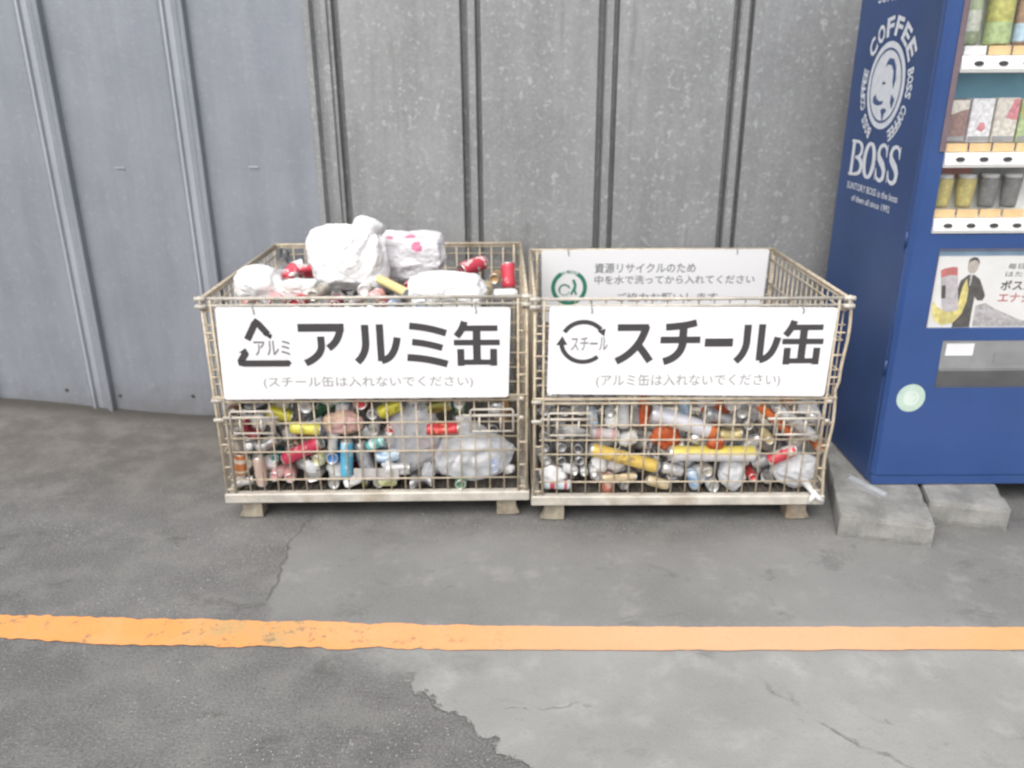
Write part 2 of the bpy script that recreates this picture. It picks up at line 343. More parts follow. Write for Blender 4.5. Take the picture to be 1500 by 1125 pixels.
RIBM = [(0, 0), (.006, -.034), (.012, -.038), (.036, -.038), (.042, -.02), (.048, .002), (.078, .002), (.083, -.012), (.110, -.012), (.116, .004), (.130, .004), (.134, .058), (.162, .058), (.167, 0)]
RIBR = [(0, 0), (.003, .006), (.006, .062), (.030, .062), (.034, .004), (.040, -.006), (.070, -.006), (.075, .004), (.078, .050), (.094, .050), (.098, 0)]
def wall_piece(x0, rib, x1, nm, mt, parent, z0f):
    pr = [(x0 + a, b) for a, b in rib]; xa = x0 + rib[-1][0]
    k = 6
    pr += [(xa + (x1 - xa) * i / k, .004 * math.sin(math.pi * i / k)) for i in range(1, k + 1)]
    mb = MB(); n = len(pr); lit = {1, 2, 3, 7} if rib is RIBL else set(); rows = [0, .25, .5, 1, 1.7, 2.4, 3.0, WZ1]  # ridge faces that take the painted highlight
    vs = []
    for j, z in enumerate(rows):
        for a, b in pr: vs.append((a, WY + b, (z0f(a) if j == 0 else z)))
    fs = [(j*n+i, j*n+i+1, (j+1)*n+i+1, (j+1)*n+i) for j in range(len(rows)-1) for i in range(n-1)]
    o = len(vs)
    vs += [(a, WY + b + .0025 + .04, (z0f(a))) for a, b in pr]     # turned-in lower edge
    fs += [(o+i, o+i+1, i+1, i) for i in range(n-1)]
    mb.add(vs, fs)
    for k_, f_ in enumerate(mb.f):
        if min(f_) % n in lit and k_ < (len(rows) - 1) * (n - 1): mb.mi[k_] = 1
    return mb.build(nm, [mt, M['zinc_highlight']] if lit else mt, parent)
lw = thing('steel_sheet_wall', 'smooth bluish grey ribbed steel wall on the left, behind the open paving', 'wall', (-1.9, WY, 0))
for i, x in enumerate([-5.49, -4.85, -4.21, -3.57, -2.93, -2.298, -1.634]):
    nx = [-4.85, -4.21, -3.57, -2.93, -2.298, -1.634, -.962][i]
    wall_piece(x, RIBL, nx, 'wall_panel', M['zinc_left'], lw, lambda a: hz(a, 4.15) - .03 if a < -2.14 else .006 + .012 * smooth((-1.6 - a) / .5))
def disc(mb, cx, cy, cz, r, t=.004, n=10):
    mb.add([(cx + r*math.cos(2*math.pi*k/n), cy, cz + r*math.sin(2*math.pi*k/n)) for k in range(n)] + [(cx + r*.8*math.cos(2*math.pi*k/n), cy - t, cz + r*.8*math.sin(2*math.pi*k/n)) for k in range(n)],
           [(k, (k+1) % n, n+(k+1) % n, n+k) for k in range(n)] + [tuple(range(n, 2*n))])
for x, z in ((-2.135, .125), (-1.74, .12), (-2.88, .20), (-2.42, .16)):
    mb = MB(); disc(mb, x, WY - .0005, z, .010); mb.build('screw', M['screw'], lw)
for x, z in ((-1.93, 1.33), (-1.27, 1.33)):
    mb = MB(); mb.box(x - .024, x + .024, WY - .003, WY - .0015, z - .0035, z + .0035); mb.build('pale_dash', M['dash_pale'], lw)  # short pale dashes on the sheet
rw_ = thing('steel_sheet_wall', 'mottled weathered grey steel wall with paired grooves behind the two cages', 'wall', (1.2, WY, 0))
xr = [-.962, -.236, .413, 1.04, 1.68, 2.32, 2.96, 3.6, 4.24, 4.88]
for i in range(len(xr) - 1):
    wall_piece(xr[i], RIBM if i == 0 else RIBR, xr[i+1], 'wall_panel', M['zinc_right'], rw_, lambda a: .008)

# ------------------------------------------------------------------ mesh cages
simple('cage_paint', (.53, .455, .345), .55, .1, .18, 30, .3, dirt=((.27, .185, .10), .7))
simple('cage_rail', (.54, .505, .445), .5, .1, .18, 12, .3, dirt=((.32, .235, .145), .6))
simple('cage_leg', (.38, .335, .26), .6, .15, .2, 18, .4, dirt=((.20, .12, .065), .8))
simple('cage_floor', (.12, .105, .09), .8, .1, .3, 25)
P = .0595
def wires(mb, a, b, n, z0, z1, r=.0034, off=0.0):     # uprights between two plan points
    for i in range(n + 1):
        t = i / n; x = a[0] + (b[0]-a[0])*t; y = a[1] + (b[1]-a[1])*t
        mb.tube([(x, y, z0), (x, y, z1)], r, 5)
def make_cage(x, y, rz, W, D, H, label, wavy=False):
    t = thing('mesh_cage', label, 'cage', (x, y, 0), 'wire mesh cages for cans', rz)
    B = lambda mb, nm, mt, par=t: mb.build(nm, M[mt], par, local=True)
    nx = round(W / P); ny = round(D / P); zb = .135; hm = .548
    zl = [.190, .250, .314, .376, .440, .50]; zu = [.61, .67, .73, .79, .85, .91]
    # front: lower fixed gate and upper drop gate
    mb = MB()
    wires(mb, (.035, .006), (W - .035, .006), nx - 1, zb, hm - .012)
    for z in (.190, .314, .376, .440): mb.tube([(.02, .0, z), (W - .02, .0, z)], .0036, 5)
    mb.tube([(.02, 0, hm - .014), (W - .02, 0, hm - .014)], .005, 6)
    B(mb, 'lower_gate', 'cage_paint')
    mb = MB()
    wires(mb, (.035, .006), (W - .035, .006), nx - 1, hm + .01, H - .004)
    for z in zu: mb.tube([(.0, .0, z), (W, .0, z)], .0036, 5)
    mb.tube([(-.008, -.004, hm + .006), (W + .006, -.004, hm + .006)], .0065, 6)
    B(mb, 'upper_gate', 'cage_paint')
    mb = MB(); mb.tube([(-.012, 0, H), (W + .012, 0, H)], .0065, 8); mb.tube([(-.004, -.003, H - .026), (W + .004, -.003, H - .026)], .0055, 6); B(mb, 'top_rail', 'cage_rail')
    # back, sides
    mb = MB(); wires(mb, (.03, D), (W - .03, D), nx - 1, zb, H)
    for z in zl[::2] + [hm, .62, .69, .76, .83, .905]: mb.tube([(0, D + .005, z), (W, D + .005, z)], .0036, 5)
    mb.tube([(-.005, D, H), (W + .005, D, H)], .0075, 8); mb.tube([(0, D, H - .014), (W, D, H - .014)], .005, 6)
    B(mb, 'back_panel', 'cage_paint')
    for sx in (0, W):
        mb = MB(); wires(mb, (sx, .03), (sx, D - .03), ny - 1, zb, H)
        s = .005 if sx == 0 else -.005
        for z in [.19, .314, .44, hm, .67, .79, .905]:
            mb.tube([(sx + s, 0, z), (sx + s, D, z)], .0036, 5)
        mb.tube([(sx, -.004, H), (sx, D, H)], .0075, 8); mb.tube([(sx, 0, H - .016), (sx, D, H - .016)], .005, 6)
        B(mb, 'side_panel', 'cage_paint')
    # corner posts: paired uprights tied by rungs
    for cx, cy in ((0, 0), (W, 0), (0, D), (W, D)):
        mb = MB(); ix = .034 if cx == 0 else -.034
        if wavy and cx == W and cy == 0:
            mb.tube([(cx + .006 * math.sin(z * 17) + (.012 if z > .6 else 0), cy - .002, z) for z in [.09 + i * (H - .09) / 26 for i in range(27)]], .0065, 6)
        else: mb.tube([(cx, cy - .002, .09), (cx, cy - .002, H + .006)], .0065, 6)
        mb.tube([(cx + ix, cy - .004, .10), (cx + ix, cy - .004, H - .005)], .0055, 6)
        for z in (.15, .25, .35, .45, .64, .73, .82): mb.tube([(cx - ix * .1, cy - .004, z), (cx + ix * 1.1, cy - .004, z)], .0042, 5)
        B(mb, 'corner_post', 'cage_paint')
        if cy == 0:
            sg2 = 1 if cx == 0 else -1
            mb = MB()
            for z in (H + .002, H - .028): mb.tube([(cx - .02 * sg2, -.012, z), (cx + .02 * sg2, -.010, z)], .0095, 7)
            mb.tube([(cx, -.012, H - .04), (cx, -.012, H + .014)], .006, 6)
            B(mb, 'corner_hook', 'cage_rail')
            for z in (hm - .006, .46): B(MB().tube([(cx - .012, -.008, z), (cx + .03 * sg2, -.008, z)], .008, 6), 'hinge', 'cage_rail')
    # latches: flat wire loops over the lower gate
    for sx in (.055, W - .225):
        mb = MB(); a, b = sx, sx + .17
        mb.tube([(a - .03, -.010, .470), (b + .02, -.010, .470)], .006, 6)
        mb.tube([(a, -.012, .40), (a, -.014, .492), (a + .006, -.014, .498), (b - .006, -.014, .498), (b, -.014, .492), (b, -.012, .40)], .0048, 6)
        mb.tube([(a + .035, -.010, .405), (a + .035, -.010, .465)], .0045, 5); mb.tube([(b - .05, -.010, .405), (b - .05, -.010, .465)], .0045, 5)
        mb.tube([(a, -.010, .402), (b, -.010, .402)], .0045, 5)
        B(mb, 'latch', 'cage_rail')
    # base
    mb = MB()
    mb.box(-.012, W + .012, -.014, .022, .088, .130, .004); mb.box(-.012, W + .012, D - .022, D + .012, .088, .130, .004)
    mb.box(-.010, .024, .0225, D - .0225, .090, .128, .004); mb.box(W - .024, W + .010, .0225, D - .0225, .090, .128, .004)
    B(mb, 'base_frame', 'cage_rail')
    mb = MB(); mb.box(.025, W - .025, .023, D - .023, .100, .104)
    for i in range(1, 2 * nx): mb.tube([(W * i / (2 * nx), .02, .112), (W * i / (2 * nx), D - .02, .112)], .003, 4)
    for i in range(1, 7): mb.tube([(.02, D * i / 7, .106), (W - .02, D * i / 7, .106)], .004, 4)
    B(mb, 'floor_grid', 'cage_floor')
    for lx, ly in ((.045, .02), (W - .125, .02), (.045, D - .10), (W - .125, D - .10)):
        mb = MB(); s = 1 if lx < W / 2 else -1; ox = lx if s > 0 else lx + .08
        # pressed steel foot: web, two cheeks and a flared toe
        mb.box(lx, lx + .08, ly, ly + .006, .006, .0885); mb.box(lx, lx + .006, ly + .0062, ly + .075, .004, .0885); mb.box(lx + .074, lx + .08, ly + .0062, ly + .075, .004, .0885)
        mb.box(lx + .0062, lx + .0738, ly + .012, ly + .075, .0, .006)
        mb.add([(ox - s*.0005, ly - .001, .045), (ox - s*.016, ly - .002, .012), (ox - s*.020, ly + .03, .002), (ox - s*.0005, ly + .05, .002), (ox - s*.0005, ly + .05, .04), (ox - s*.0005, ly - .001, .010)],
               [(0, 1, 5), (1, 2, 3, 5), (0, 4, 2, 1), (4, 3, 2)])
        B(mb, 'foot', 'cage_leg')
    return t
LX, LY, LR, LWD, LD, H = -1.1759, 3.009, .0105, 1.2346, 1.082, .9542
RX, RY, RR, RWD, RD = .0881, 2.975, -.0034, 1.1733, .9435
make_cage(LX, LY, LR, LWD, LD, H, 'left wire cage heaped above its rim with cans and white bags')
make_cage(RX, RY, RR, RWD, RD, H, 'right wire cage beside the vending machine, cans below its rim', True)

# ------------------------------------------------------------------ signs
simple('sign_white', (.80, .80, .81), .35, 0, .015, 3)
simple('sign_black', (.055, .052, .055), .5, 0, .05)
simple('ink_grey', (.30, .29, .30), .6, 0, .05)
simple('ink_grey_blue', (.20, .205, .22), .6, 0, .05)
simple('sign_green', (.03, .20, .13), .5, 0, .1)
simple('wire_tie', (.20, .19, .18), .5, .5)
def board(name, label, quad, y, ylow, t=.004):
    (x0, zt0), (x1, zt1), (x2, zb0), (x3, zb1) = quad     # TL, TR, BL, BR
    th_ = thing(name, label, 'sign', ((x0 + x1) / 2, y, (zb0 + zb1) / 2))
    yy = lambda z: y + (ylow - y) * (zt0 - z) / (zt0 - zb0)
    fn = lambda u, z, d: (u, yy(z) - d, z)
    mb = MB()
    # rounded corners
    r = .012; poly = []
    for (cx, cz), a0 in (((x3 - r, zb1 + r), -90), ((x1 - r, zt1 - r), 0), ((x0 + r, zt0 - r), 90), ((x2 + r, zb0 + r), 180)):
        for k in range(5): a = math.radians(a0 + 22.5 * k); poly.append((cx + r*math.cos(a), cz + r*math.sin(a)))
    mb.prism(poly, lambda u, v, d: fn(u, v, -d), t)
    o = fixn(mb.build('board', M['sign_white'], th_))
    return th_, fn
def ties(th_, fn, pts):
    for x, z in pts:
        mb = MB(); mb.tube([fn(x, z, .002), fn(x + .002, z + .012, .006), fn(x - .002, z + .024, .004), fn(x, z + .045, -.008)], .0017, 5); mb.build('wire_tie', M['wire_tie'], th_)
def arc(cx, cz, r, a0, a1, n=20, sx=1.0): return [(cx + sx * r*math.cos(math.radians(a0 + (a1-a0)*i/n)), cz + r*math.sin(math.radians(a0 + (a1-a0)*i/n))) for i in range(n+1)]
def line(mb, pts, wd, fn, d): 
    xs_ = [p[0] for p in pts]; stroke(mb, [(p[0], p[1]) for p in pts], wd, (0, 0, 1, 1), fn, d)

sg, fn = board('sign_board', 'white board for aluminium cans with triangle arrow mark, on the left cage', [(-1.12, .927), (-.004, .921), (-1.131, .552), (-.014, .557)], LY - .022, LY - .020)
for ch, rc in (('ア', (-.8148, .6939, -.6365, .8615)), ('ル', (-.6076, .6956, -.4293, .8603)), ('ミ', (-.4058, .6889, -.2458, .862)), ('缶', (-.2221, .6878, -.0464, .8663))):
    mb = MB(); glyph(mb, ch, rc, fn, .0008); mb.build('large_character', M['sign_black'], sg)
mb = MB()                                        # triangle of two arrows round the small word
A = lambda u, v: (-1.0607 + u * .2096, .6925 + v * .181)
line(mb, [A(.235, .585), A(.40, .93), A(.43, .965), A(.47, .93), A(.62, .70)], .026, fn, .0009)
mb.add([fn(*A(a, b), .0011) for a, b in ((.52, .74), (.70, .70), (.665, .60))], [(0, 1, 2)])
mb.add([fn(*A(a, b), .0011) for a, b in ((.70, .70), (.665, .60), (.59, .655))], [(0, 1, 2)])
line(mb, [A(.18, .30), A(.07, .11), A(.075, .07), A(.12, .055), A(.96, .055)], .026, fn, .0012)
mb.add([fn(*A(a, b), .0013) for a, b in ((.05, .30), (.18, .40), (.235, .27))], [(0, 1, 2)])
mb.add([fn(*A(a, b), .0013) for a, b in ((.96, .015), (1.0, .06), (.97, .11), (.88, .11))], [(0, 1, 2, 3)])
mb.build('recycling_mark', M['sign_black'], sg)
mb = MB(); put_text(mb, 'アルミ', (-.9895, .734, -.8504, .7946), fn, .012, .0010); mb.build('mark_word', M['ink_grey_blue'], sg)
mb = MB(); put_text(mb, '(スチール缶は入れないでください)', (-.9683, .5968, -.1521, .6479), fn, .0, .0008, 2); mb.build('small_lettering', M['ink_grey'], sg)
ties(sg, fn, [(-.975, .900), (-.135, .898)])

sg, fn = board('sign_board', 'white board for steel cans with round arrow mark, on the right cage', [(.142, .932), (1.219, .922), (.135, .581), (1.213, .566)], RY - .022, RY - .020)
for ch, rc in (('ス', (.3872, .7047, .5377, .865)), ('チ', (.5632, .7037, .7136, .8774)), ('ー', (.7319, .7715, .8383, .8041)), ('ル', (.8439, .7021, 1.0152, .8624)), ('缶', (1.0251, .6983, 1.1808, .8722))):
    mb = MB(); glyph(mb, ch, rc, fn, .0008); mb.build('large_character', M['sign_black'], sg)
mb = MB(); cx, cz, rr = .271, .7925, .079
line(mb, arc(cx, cz, rr, 150, 38, 24, 1.05), .017, fn, .0009); line(mb, arc(cx, cz, rr, 186, 312, 26, 1.05), .017, fn, .0009)
mb.add([fn(cx + a, cz + b, .0011) for a, b in ((.083, .052), (.052, .044), (.078, .022))], [(0, 1, 2)])
mb.add([fn(cx + a, cz + b, .0011) for a, b in ((-.103, -.012), (-.080, .024), (-.060, -.010))], [(0, 1, 2)])
mb.build('recycling_mark', M['sign_black'], sg)
mb = MB(); put_text(mb, 'スチール', (.2238, .7579, .3639, .8123), fn, .008, .0010); mb.build('mark_word', M['ink_grey_blue'], sg)
mb = MB(); put_text(mb, '(アルミ缶は入れないでください)', (.3244, .6057, 1.0342, .6619), fn, .0, .0008, 2); mb.build('small_lettering', M['ink_grey'], sg)
ties(sg, fn, [(.300, .905), (1.09, .900)])

sg, fn = board('sign_board', 'pale notice board with green round emblem at the back of right cage', [(.145, .958), (1.24, .958), (.15, .60), (1.235, .60)], RY + RD - .022, RY + RD - .016)
for s_, rc in (('資源リサイクルのため', (.403, .844, .8924, .8943)), ('中を水で洗ってから入れてください', (.4047, .7892, 1.1826, .8332)), ('~ ご協力お願いします ~', (.46, .700, 1.06, .746))):
    mb = MB(); put_text(mb, s_, rc, fn, .012, .0008, 2); mb.build('lettering_line', M['ink_grey_blue'], sg)
mb = MB(); cx, cz = .281, .774
line(mb, arc(cx, cz, .078, 120, 420, 40), .020, fn, .0008); mb.build('emblem_ring', M['sign_green'], sg)
mb = MB()
mid = 'CAN RECYCLE'
for i, ch in enumerate(mid):
    if ch == ' ': continue
    a = math.radians(124 - 68 * i / (len(mid) - 1)); px, pz = cx + .078*math.cos(a), cz + .078*math.sin(a)
    vs2, fs2 = text2d(ch, (-.005, -.008, .005, .008), .02, 2)
    mb.add([fn(px + u*math.sin(a) + v_*math.cos(a), pz - u*math.cos(a) + v_*math.sin(a), .0010) for u, v_ in vs2], fs2)
# a can pouring into a drop, inside the ring
line(mb, [(cx + .020, cz + .040), (cx + .030, cz + .012), (cx + .026, cz - .012)], .014, fn, .0010)
line(mb, [(cx + .024, cz - .006), (cx + .036, cz - .036)], .010, fn, .0011); line(mb, [(cx + .024, cz - .006), (cx + .010, cz - .036)], .010, fn, .0012)
line(mb, arc(cx - .022, cz - .012, .026, 20, 200, 12), .008, fn, .0010); line(mb, arc(cx - .022, cz - .012, .026, 200, 340, 12), .004, fn, .0010)
mb.build('emblem_picture', M['sign_green'], sg)
ties(sg, fn, [(.275, .932), (1.085, .934)])
# ------------------------------------------------------------------ vending machine
simple('machine_blue', (.028, .072, .225), .35, 0, .07, 3, 0, dirt=((.05, .085, .19), .3), Coat_Weight=.25, Coat_Roughness=.15)
simple('machine_side', (.026, .064, .190), .45, 0, .10, 3.5, 0, dirt=((.06, .085, .16), .35), Coat_Weight=.1, Coat_Roughness=.3)
simple('machine_dark', (.02, .028, .06), .5, 0, .05)
simple('decal_white', (.68, .71, .76), .5, 0, .06, 30)
simple('decal_blue', (.05, .095, .22), .5, 0, .05)
simple('shelf_white', (.84, .85, .84), .4, 0, .03)
simple('button_black', (.06, .06, .06), .3, 0, .1)
simple('price_tag', (.74, .52, .27), .5, 0, .08, 40)
simple('price_white', (.74, .74, .76), .5, 0, .05)
simple('display_blue', (.22, .46, .60), .4, 0, .06)
simple('display_red', (.55, .22, .20), .5, 0, .1)
simple('display_grey', (.33, .34, .35), .5, 0, .1)
simple('frame_and_reflection_brown', (.20, .15, .17), .35, .2, .1)
simple('flap_light', (.30, .305, .31), .35, .3, .1, 8)
simple('flap_dark', (.16, .162, .165), .4, .3, .12, 8)
simple('poster_white', (.74, .74, .73), .35, 0, .03)
simple('poster_dark', (.085, .08, .075), .5, 0, .3, 40)
simple('poster_grey', (.42, .41, .41), .5, 0, .25, 60)
simple('poster_lilac', (.50, .47, .49), .5, 0, .15, 40)
simple('poster_yellow', (.66, .58, .22), .5, 0, .25, 40)
simple('poster_red', (.50, .16, .15), .5, 0, .15, 40)
simple('poster_skin', (.47, .42, .38), .5, 0, .15, 60)
simple('poster_top', (.20, .30, .42), .4, 0, .15, 8)
simple('sticker_mint', (.47, .60, .52), .45, 0, .08, 20)
simple('sticker_pale', (.60, .69, .63), .45, 0, .05, 20)
g = G('window_glass'); g.nt.nodes.remove(g.p)
tr = g.n('ShaderNodeBsdfTransparent'); gl = g.n('ShaderNodeBsdfGlossy'); gl.inputs['Roughness'].default_value = .02
fr = g.n('ShaderNodeLayerWeight'); fr.inputs['Blend'].default_value = .5
ms = g.n('ShaderNodeMixShader'); g.l(g.math('ADD', .035, g.math('MULTIPLY', g.math('POWER', fr.outputs['Facing'], 5.0), .6)), ms.inputs[0]); g.l(tr.outputs[0], ms.inputs[1]); g.l(gl.outputs[0], ms.inputs[2]); g.l(ms.outputs[0], g.out.inputs['Surface'])
M['glass'] = g.m

VX, VF, VB, VZ, VT, VR = 1.52, 3.10, 3.88, .1025, 2.14, 2.72      # left side, front, back, bottom, top, right side
vm = thing('vending_machine', 'blue drinks vending machine standing on concrete blocks at the right edge', 'vending machine', ((VX + VR) / 2, (VF + VB) / 2, VZ))
vb = lambda mb, nm, mt, par=vm: mb.build(nm, M[mt], par)
mb = MB()
mb.box(VX, VX + .03, VF + .04, VB, VZ, VT, .006); mb.box(VR - .03, VR, VF + .04, VB, VZ, VT, .006)
mb.box(VX + .031, VR - .031, VB - .03, VB - .001, VZ + .003, VT - .003); mb.box(VX + .031, VR - .031, VF + .05, VB - .031, VZ + .002, VZ + .03); mb.box(VX + .031, VR - .031, VF + .05, VB - .031, VT - .03, VT - .002)
cab = vb(mb, 'cabinet', 'machine_side')
mb = MB(); mb.box(VX + .035, VR - .035, VF + .215, VF + .235, VZ + .035, VT - .035); vb(mb, 'inner_bulkhead', 'machine_dark')
# door: frame pieces round the three openings
WX0, WX1, WZ_0, WZ_1 = 1.592, 2.60, 1.168, 2.06
AX0, AX1, AZ0, AZ1 = 1.640, 2.45, .795, 1.108
FX0, FX1, FZ0, FZ1 = 1.716, 2.36, .540, .744
dy0, dy1 = VF, VF + .032
mb = MB()
def piece(x0, x1, z0, z1): mb.box(x0, x1, dy0, dy1, z0, z1)
xL, xR, zB, zT = VX + .016, VR - .016, VZ + .048, VT
piece(xL, WX0, WZ_0, WZ_1); piece(WX1, xR, WZ_0, WZ_1); piece(xL, xR, WZ_1, zT); piece(xL, xR, AZ1, WZ_0)
piece(xL, AX0, AZ0, AZ1); piece(AX1, xR, AZ0, AZ1); piece(xL, xR, FZ1, AZ0)
piece(xL, FX0, FZ0, FZ1); piece(FX1, xR, FZ0, FZ1); piece(xL, xR, zB, FZ0)
mb.add([(xL, dy0, zB), (xL, dy0, zT), (VX + .002, dy0 + .018, zT), (VX + .002, dy0 + .018, zB), (VX + .002, dy1, zT), (VX + .002, dy1, zB)], [(0, 1, 2, 3), (3, 2, 4, 5)], False)
mb.add([(xR, dy0, zB), (xR, dy0, zT), (VR - .002, dy0 + .018, zT), (VR - .002, dy0 + .018, zB), (VR - .002, dy1, zT), (VR - .002, dy1, zB)], [(0, 3, 2, 1), (3, 5, 4, 2)], False)
door = vb(mb, 'door', 'machine_blue')
mb = MB(); mb.box(VX + .006, VR - .006, VF + .004, VF + .05, VZ, VZ + .044, .004); vb(mb, 'kick_plate', 'machine_blue')
mb = MB(); mb.box(VX + .008, VX + .030, VF + .0325, VF + .0395, VZ + .05, VT - .004); vb(mb, 'door_seal', 'machine_dark')
for z in (1.14, .62):
    mb = MB(); mb.tube([(VX + .001, VF + .036, z - .03), (VX + .001, VF + .036, z + .03)], .006, 8); vb(mb, 'hinge', 'machine_side')
# display recess
disp = vb(MB().box(WX0 - .004, WX1 + .004, VF + .1305, VF + .138, WZ_0 - .004, WZ_1 + .004), 'display_case', 'shelf_white')
mb = MB(); mb.box(WX0 - .010, WX0 - .0005, VF + .033, VF + .130, WZ_0, WZ_1); mb.box(WX1 + .0005, WX1 + .010, VF + .033, VF + .130, WZ_0, WZ_1); mb.box(WX0, WX1, VF + .033, VF + .130, WZ_1 + .0005, WZ_1 + .008); vb(mb, 'side_lining', 'display_blue', disp)
mb = MB(); mb.box(WX0 - .022, WX0 - .002, VF - .004, VF - .0003, 1.47, WZ_1); vb(mb, 'window_edge_reflection', 'frame_and_reflection_brown')  # brown reflection along the window edge, built as a coloured strip
mb = MB(); mb.box(WX0, WX1, VF + .128, VF + .1303, 1.655, 1.738); mb.box(WX0, WX1, VF + .126, VF + .1278, 1.50, 1.655); vb(mb, 'display_backing', 'display_blue', disp)
mb = MB(); mb.box(1.60, 1.776, VF + .127, VF + .1303, 1.362, 1.408); vb(mb, 'display_backing', 'display_red', disp)
mb = MB(); mb.box(1.778, WX1, VF + .127, VF + .1303, 1.362, 1.408); vb(mb, 'display_backing', 'display_grey', disp)
mb = MB(); [mb.box(WX0, WX1, VF + .0185, VF + .0215, a_, b_) for a_, b_ in ((1.2265, 1.4125), (1.467, 1.7405), (1.8005, WZ_1 - .0005))]; vb(mb, 'window_pane', 'glass')
COL = .0868
for li, (za, zb_, x0) in enumerate([(1.171, 1.223, 1.648), (1.413, 1.464, 1.650), (1.741, 1.797, 1.655)]):
    mb = MB()                                        # sloped white ledge
    ya, yb = VF - .010, VF + .125
    mb.add([(x, y, z) for x in (WX0 + .003, WX1 - .003) for y, z in ((ya + .006, za), (ya, za + .012), (ya + .006, zb_), (yb, zb_ + .002), (yb, za))], [(0, 1, 2, 3, 4), (9, 8, 7, 6, 5)] + [(i, i + 5, (i+1) % 5 + 5, (i+1) % 5) for i in range(5)])
    sh = vb(mb, 'shelf', 'shelf_white', disp); fixn(sh)
    for k in range(8):
        bx = x0 + COL * k
        mb = MB(); n = 14
        cz_ = za + .030
        mb.add([(bx + .0175*math.cos(2*math.pi*i/n), ya + .0012, cz_ + .0085*math.sin(2*math.pi*i/n)) for i in range(n)] + [(bx + .015*math.cos(2*math.pi*i/n), ya - .004, cz_ + .007*math.sin(2*math.pi*i/n)) for i in range(n)], [(i, (i+1) % n, n + (i+1) % n, n + i) for i in range(n)] + [tuple(range(n, 2*n))])
        fixn(vb(mb, 'button', 'button_black', sh))
        mb = MB(); zt = zb_ + .003; wht = (li == 2 and k == 0)
        mb.box(bx - .040, bx + .038, ya + .040, ya + .043, zt, zt + .030); vb(mb, 'price_tag', 'price_white' if wht else 'price_tag', sh)
# advertising panel
fa = lambda u, z, d: (u, VF + .010 - d, z)
ad = vb(MB().box(AX0 + .0005, AX1 - .0005, VF + .0105, VF + .03, AZ0 + .0005, AZ1 - .0005), 'advert_panel', 'poster_white')
def flat(nm, poly, mt, d, par=ad):
    mb = MB(); mb.add([fa(u, z, d) for u, z in poly], [tuple(range(len(poly)))]); return vb(mb, nm, mt, par)
flat('top_strip', [(AX0 + .001, 1.082), (AX1 - .001, 1.082), (AX1 - .001, 1.107), (AX0 + .001, 1.107)], 'poster_top', .0006)
flat('yellow_swirl', [(1.652, .905), (1.672, .88), (1.705, .862), (1.735, .866), (1.752, .90), (1.757, .96), (1.768, .992), (1.782, .95), (1.783, .90), (1.772, .85), (1.745, .816), (1.70, .806), (1.668, .826), (1.655, .86)], 'poster_yellow', .0012)
hd = [(1.784 + .021*math.cos(a*.4488), 1.042 + .030*math.sin(a*.4488)) for a in range(14)]
flat('suit_figure', [(1.745, .985), (1.772, 1.008), (1.795, 1.008), (1.82, .99), (1.838, .955), (1.852, .925), (1.846, .905), (1.826, .905), (1.812, .92), (1.812, .85), (1.814, .797), (1.745, .797), (1.74, .86), (1.735, .92)], 'poster_dark', .0004)
flat('figure_head', hd, 'poster_skin', .0007)
flat('figure_hair', [(1.7625, 1.045), (1.765, 1.068), (1.778, 1.077), (1.795, 1.075), (1.806, 1.060), (1.8055, 1.045), (1.800, 1.060), (1.785, 1.066), (1.768, 1.060)], 'poster_dark', .0010)
flat('figure_tie', [(1.779, 1.008), (1.789, 1.008), (1.787, .965), (1.781, .965)], 'poster_grey', .0008)
flat('can_picture', [(1.661, 1.026), (1.675, 1.034), (1.710, 1.040), (1.724, 1.037), (1.756, .872), (1.742, .862), (1.710, .860), (1.694, .868)], 'poster_lilac', .0016)
flat('can_picture_band', [(1.661, 1.026), (1.675, 1.034), (1.710, 1.040), (1.724, 1.037), (1.730, 1.005), (1.700, 1.008), (1.668, .998)], 'poster_red', .0020)
flat('can_picture_band', [(1.674, .965), (1.690, .968), (1.698, .915), (1.682, .915)], 'poster_dark', .0020)
flat('car_picture', [(1.822, .885), (1.86, .895), (1.90, .872), (2.0, .83), (2.10, .80), (1.825, .80)], 'poster_grey', .0005)
flat('car_picture', [(1.83, .868), (1.89, .868), (1.98, .83), (1.90, .835)], 'poster_lilac', .0009)
for s_, rc, bo in (('ボスが', (1.905, .946, 2.04, .986), .02), ('毎日の', (1.92, 1.03, 2.02, 1.052), 0), ('はたらく', (1.915, 1.0, 2.05, 1.02), 0)):
    mb = MB(); put_text(mb, s_, rc, fa, bo, .0006); vb(mb, 'lettering_line', 'poster_dark', ad)
mb = MB(); put_text(mb, 'エナジー', (1.905, .898, 2.08, .935), fa, .02, .0006); vb(mb, 'lettering', 'poster_red', ad)
mb = MB(); mb.box(AX0 - .003, AX0 - .0003, VF - .002, VF - .0003, AZ0, AZ1); mb.box(AX0 - .003, AX1, VF - .002, VF - .0003, AZ1 + .0003, AZ1 + .003); vb(mb, 'advert_frame', 'frame_and_reflection_brown')
mb = MB(); mb.box(AX0, AX1, VF + .003, VF + .005, AZ0 + .0005, AZ1 - .0005); vb(mb, 'advert_pane', 'glass')
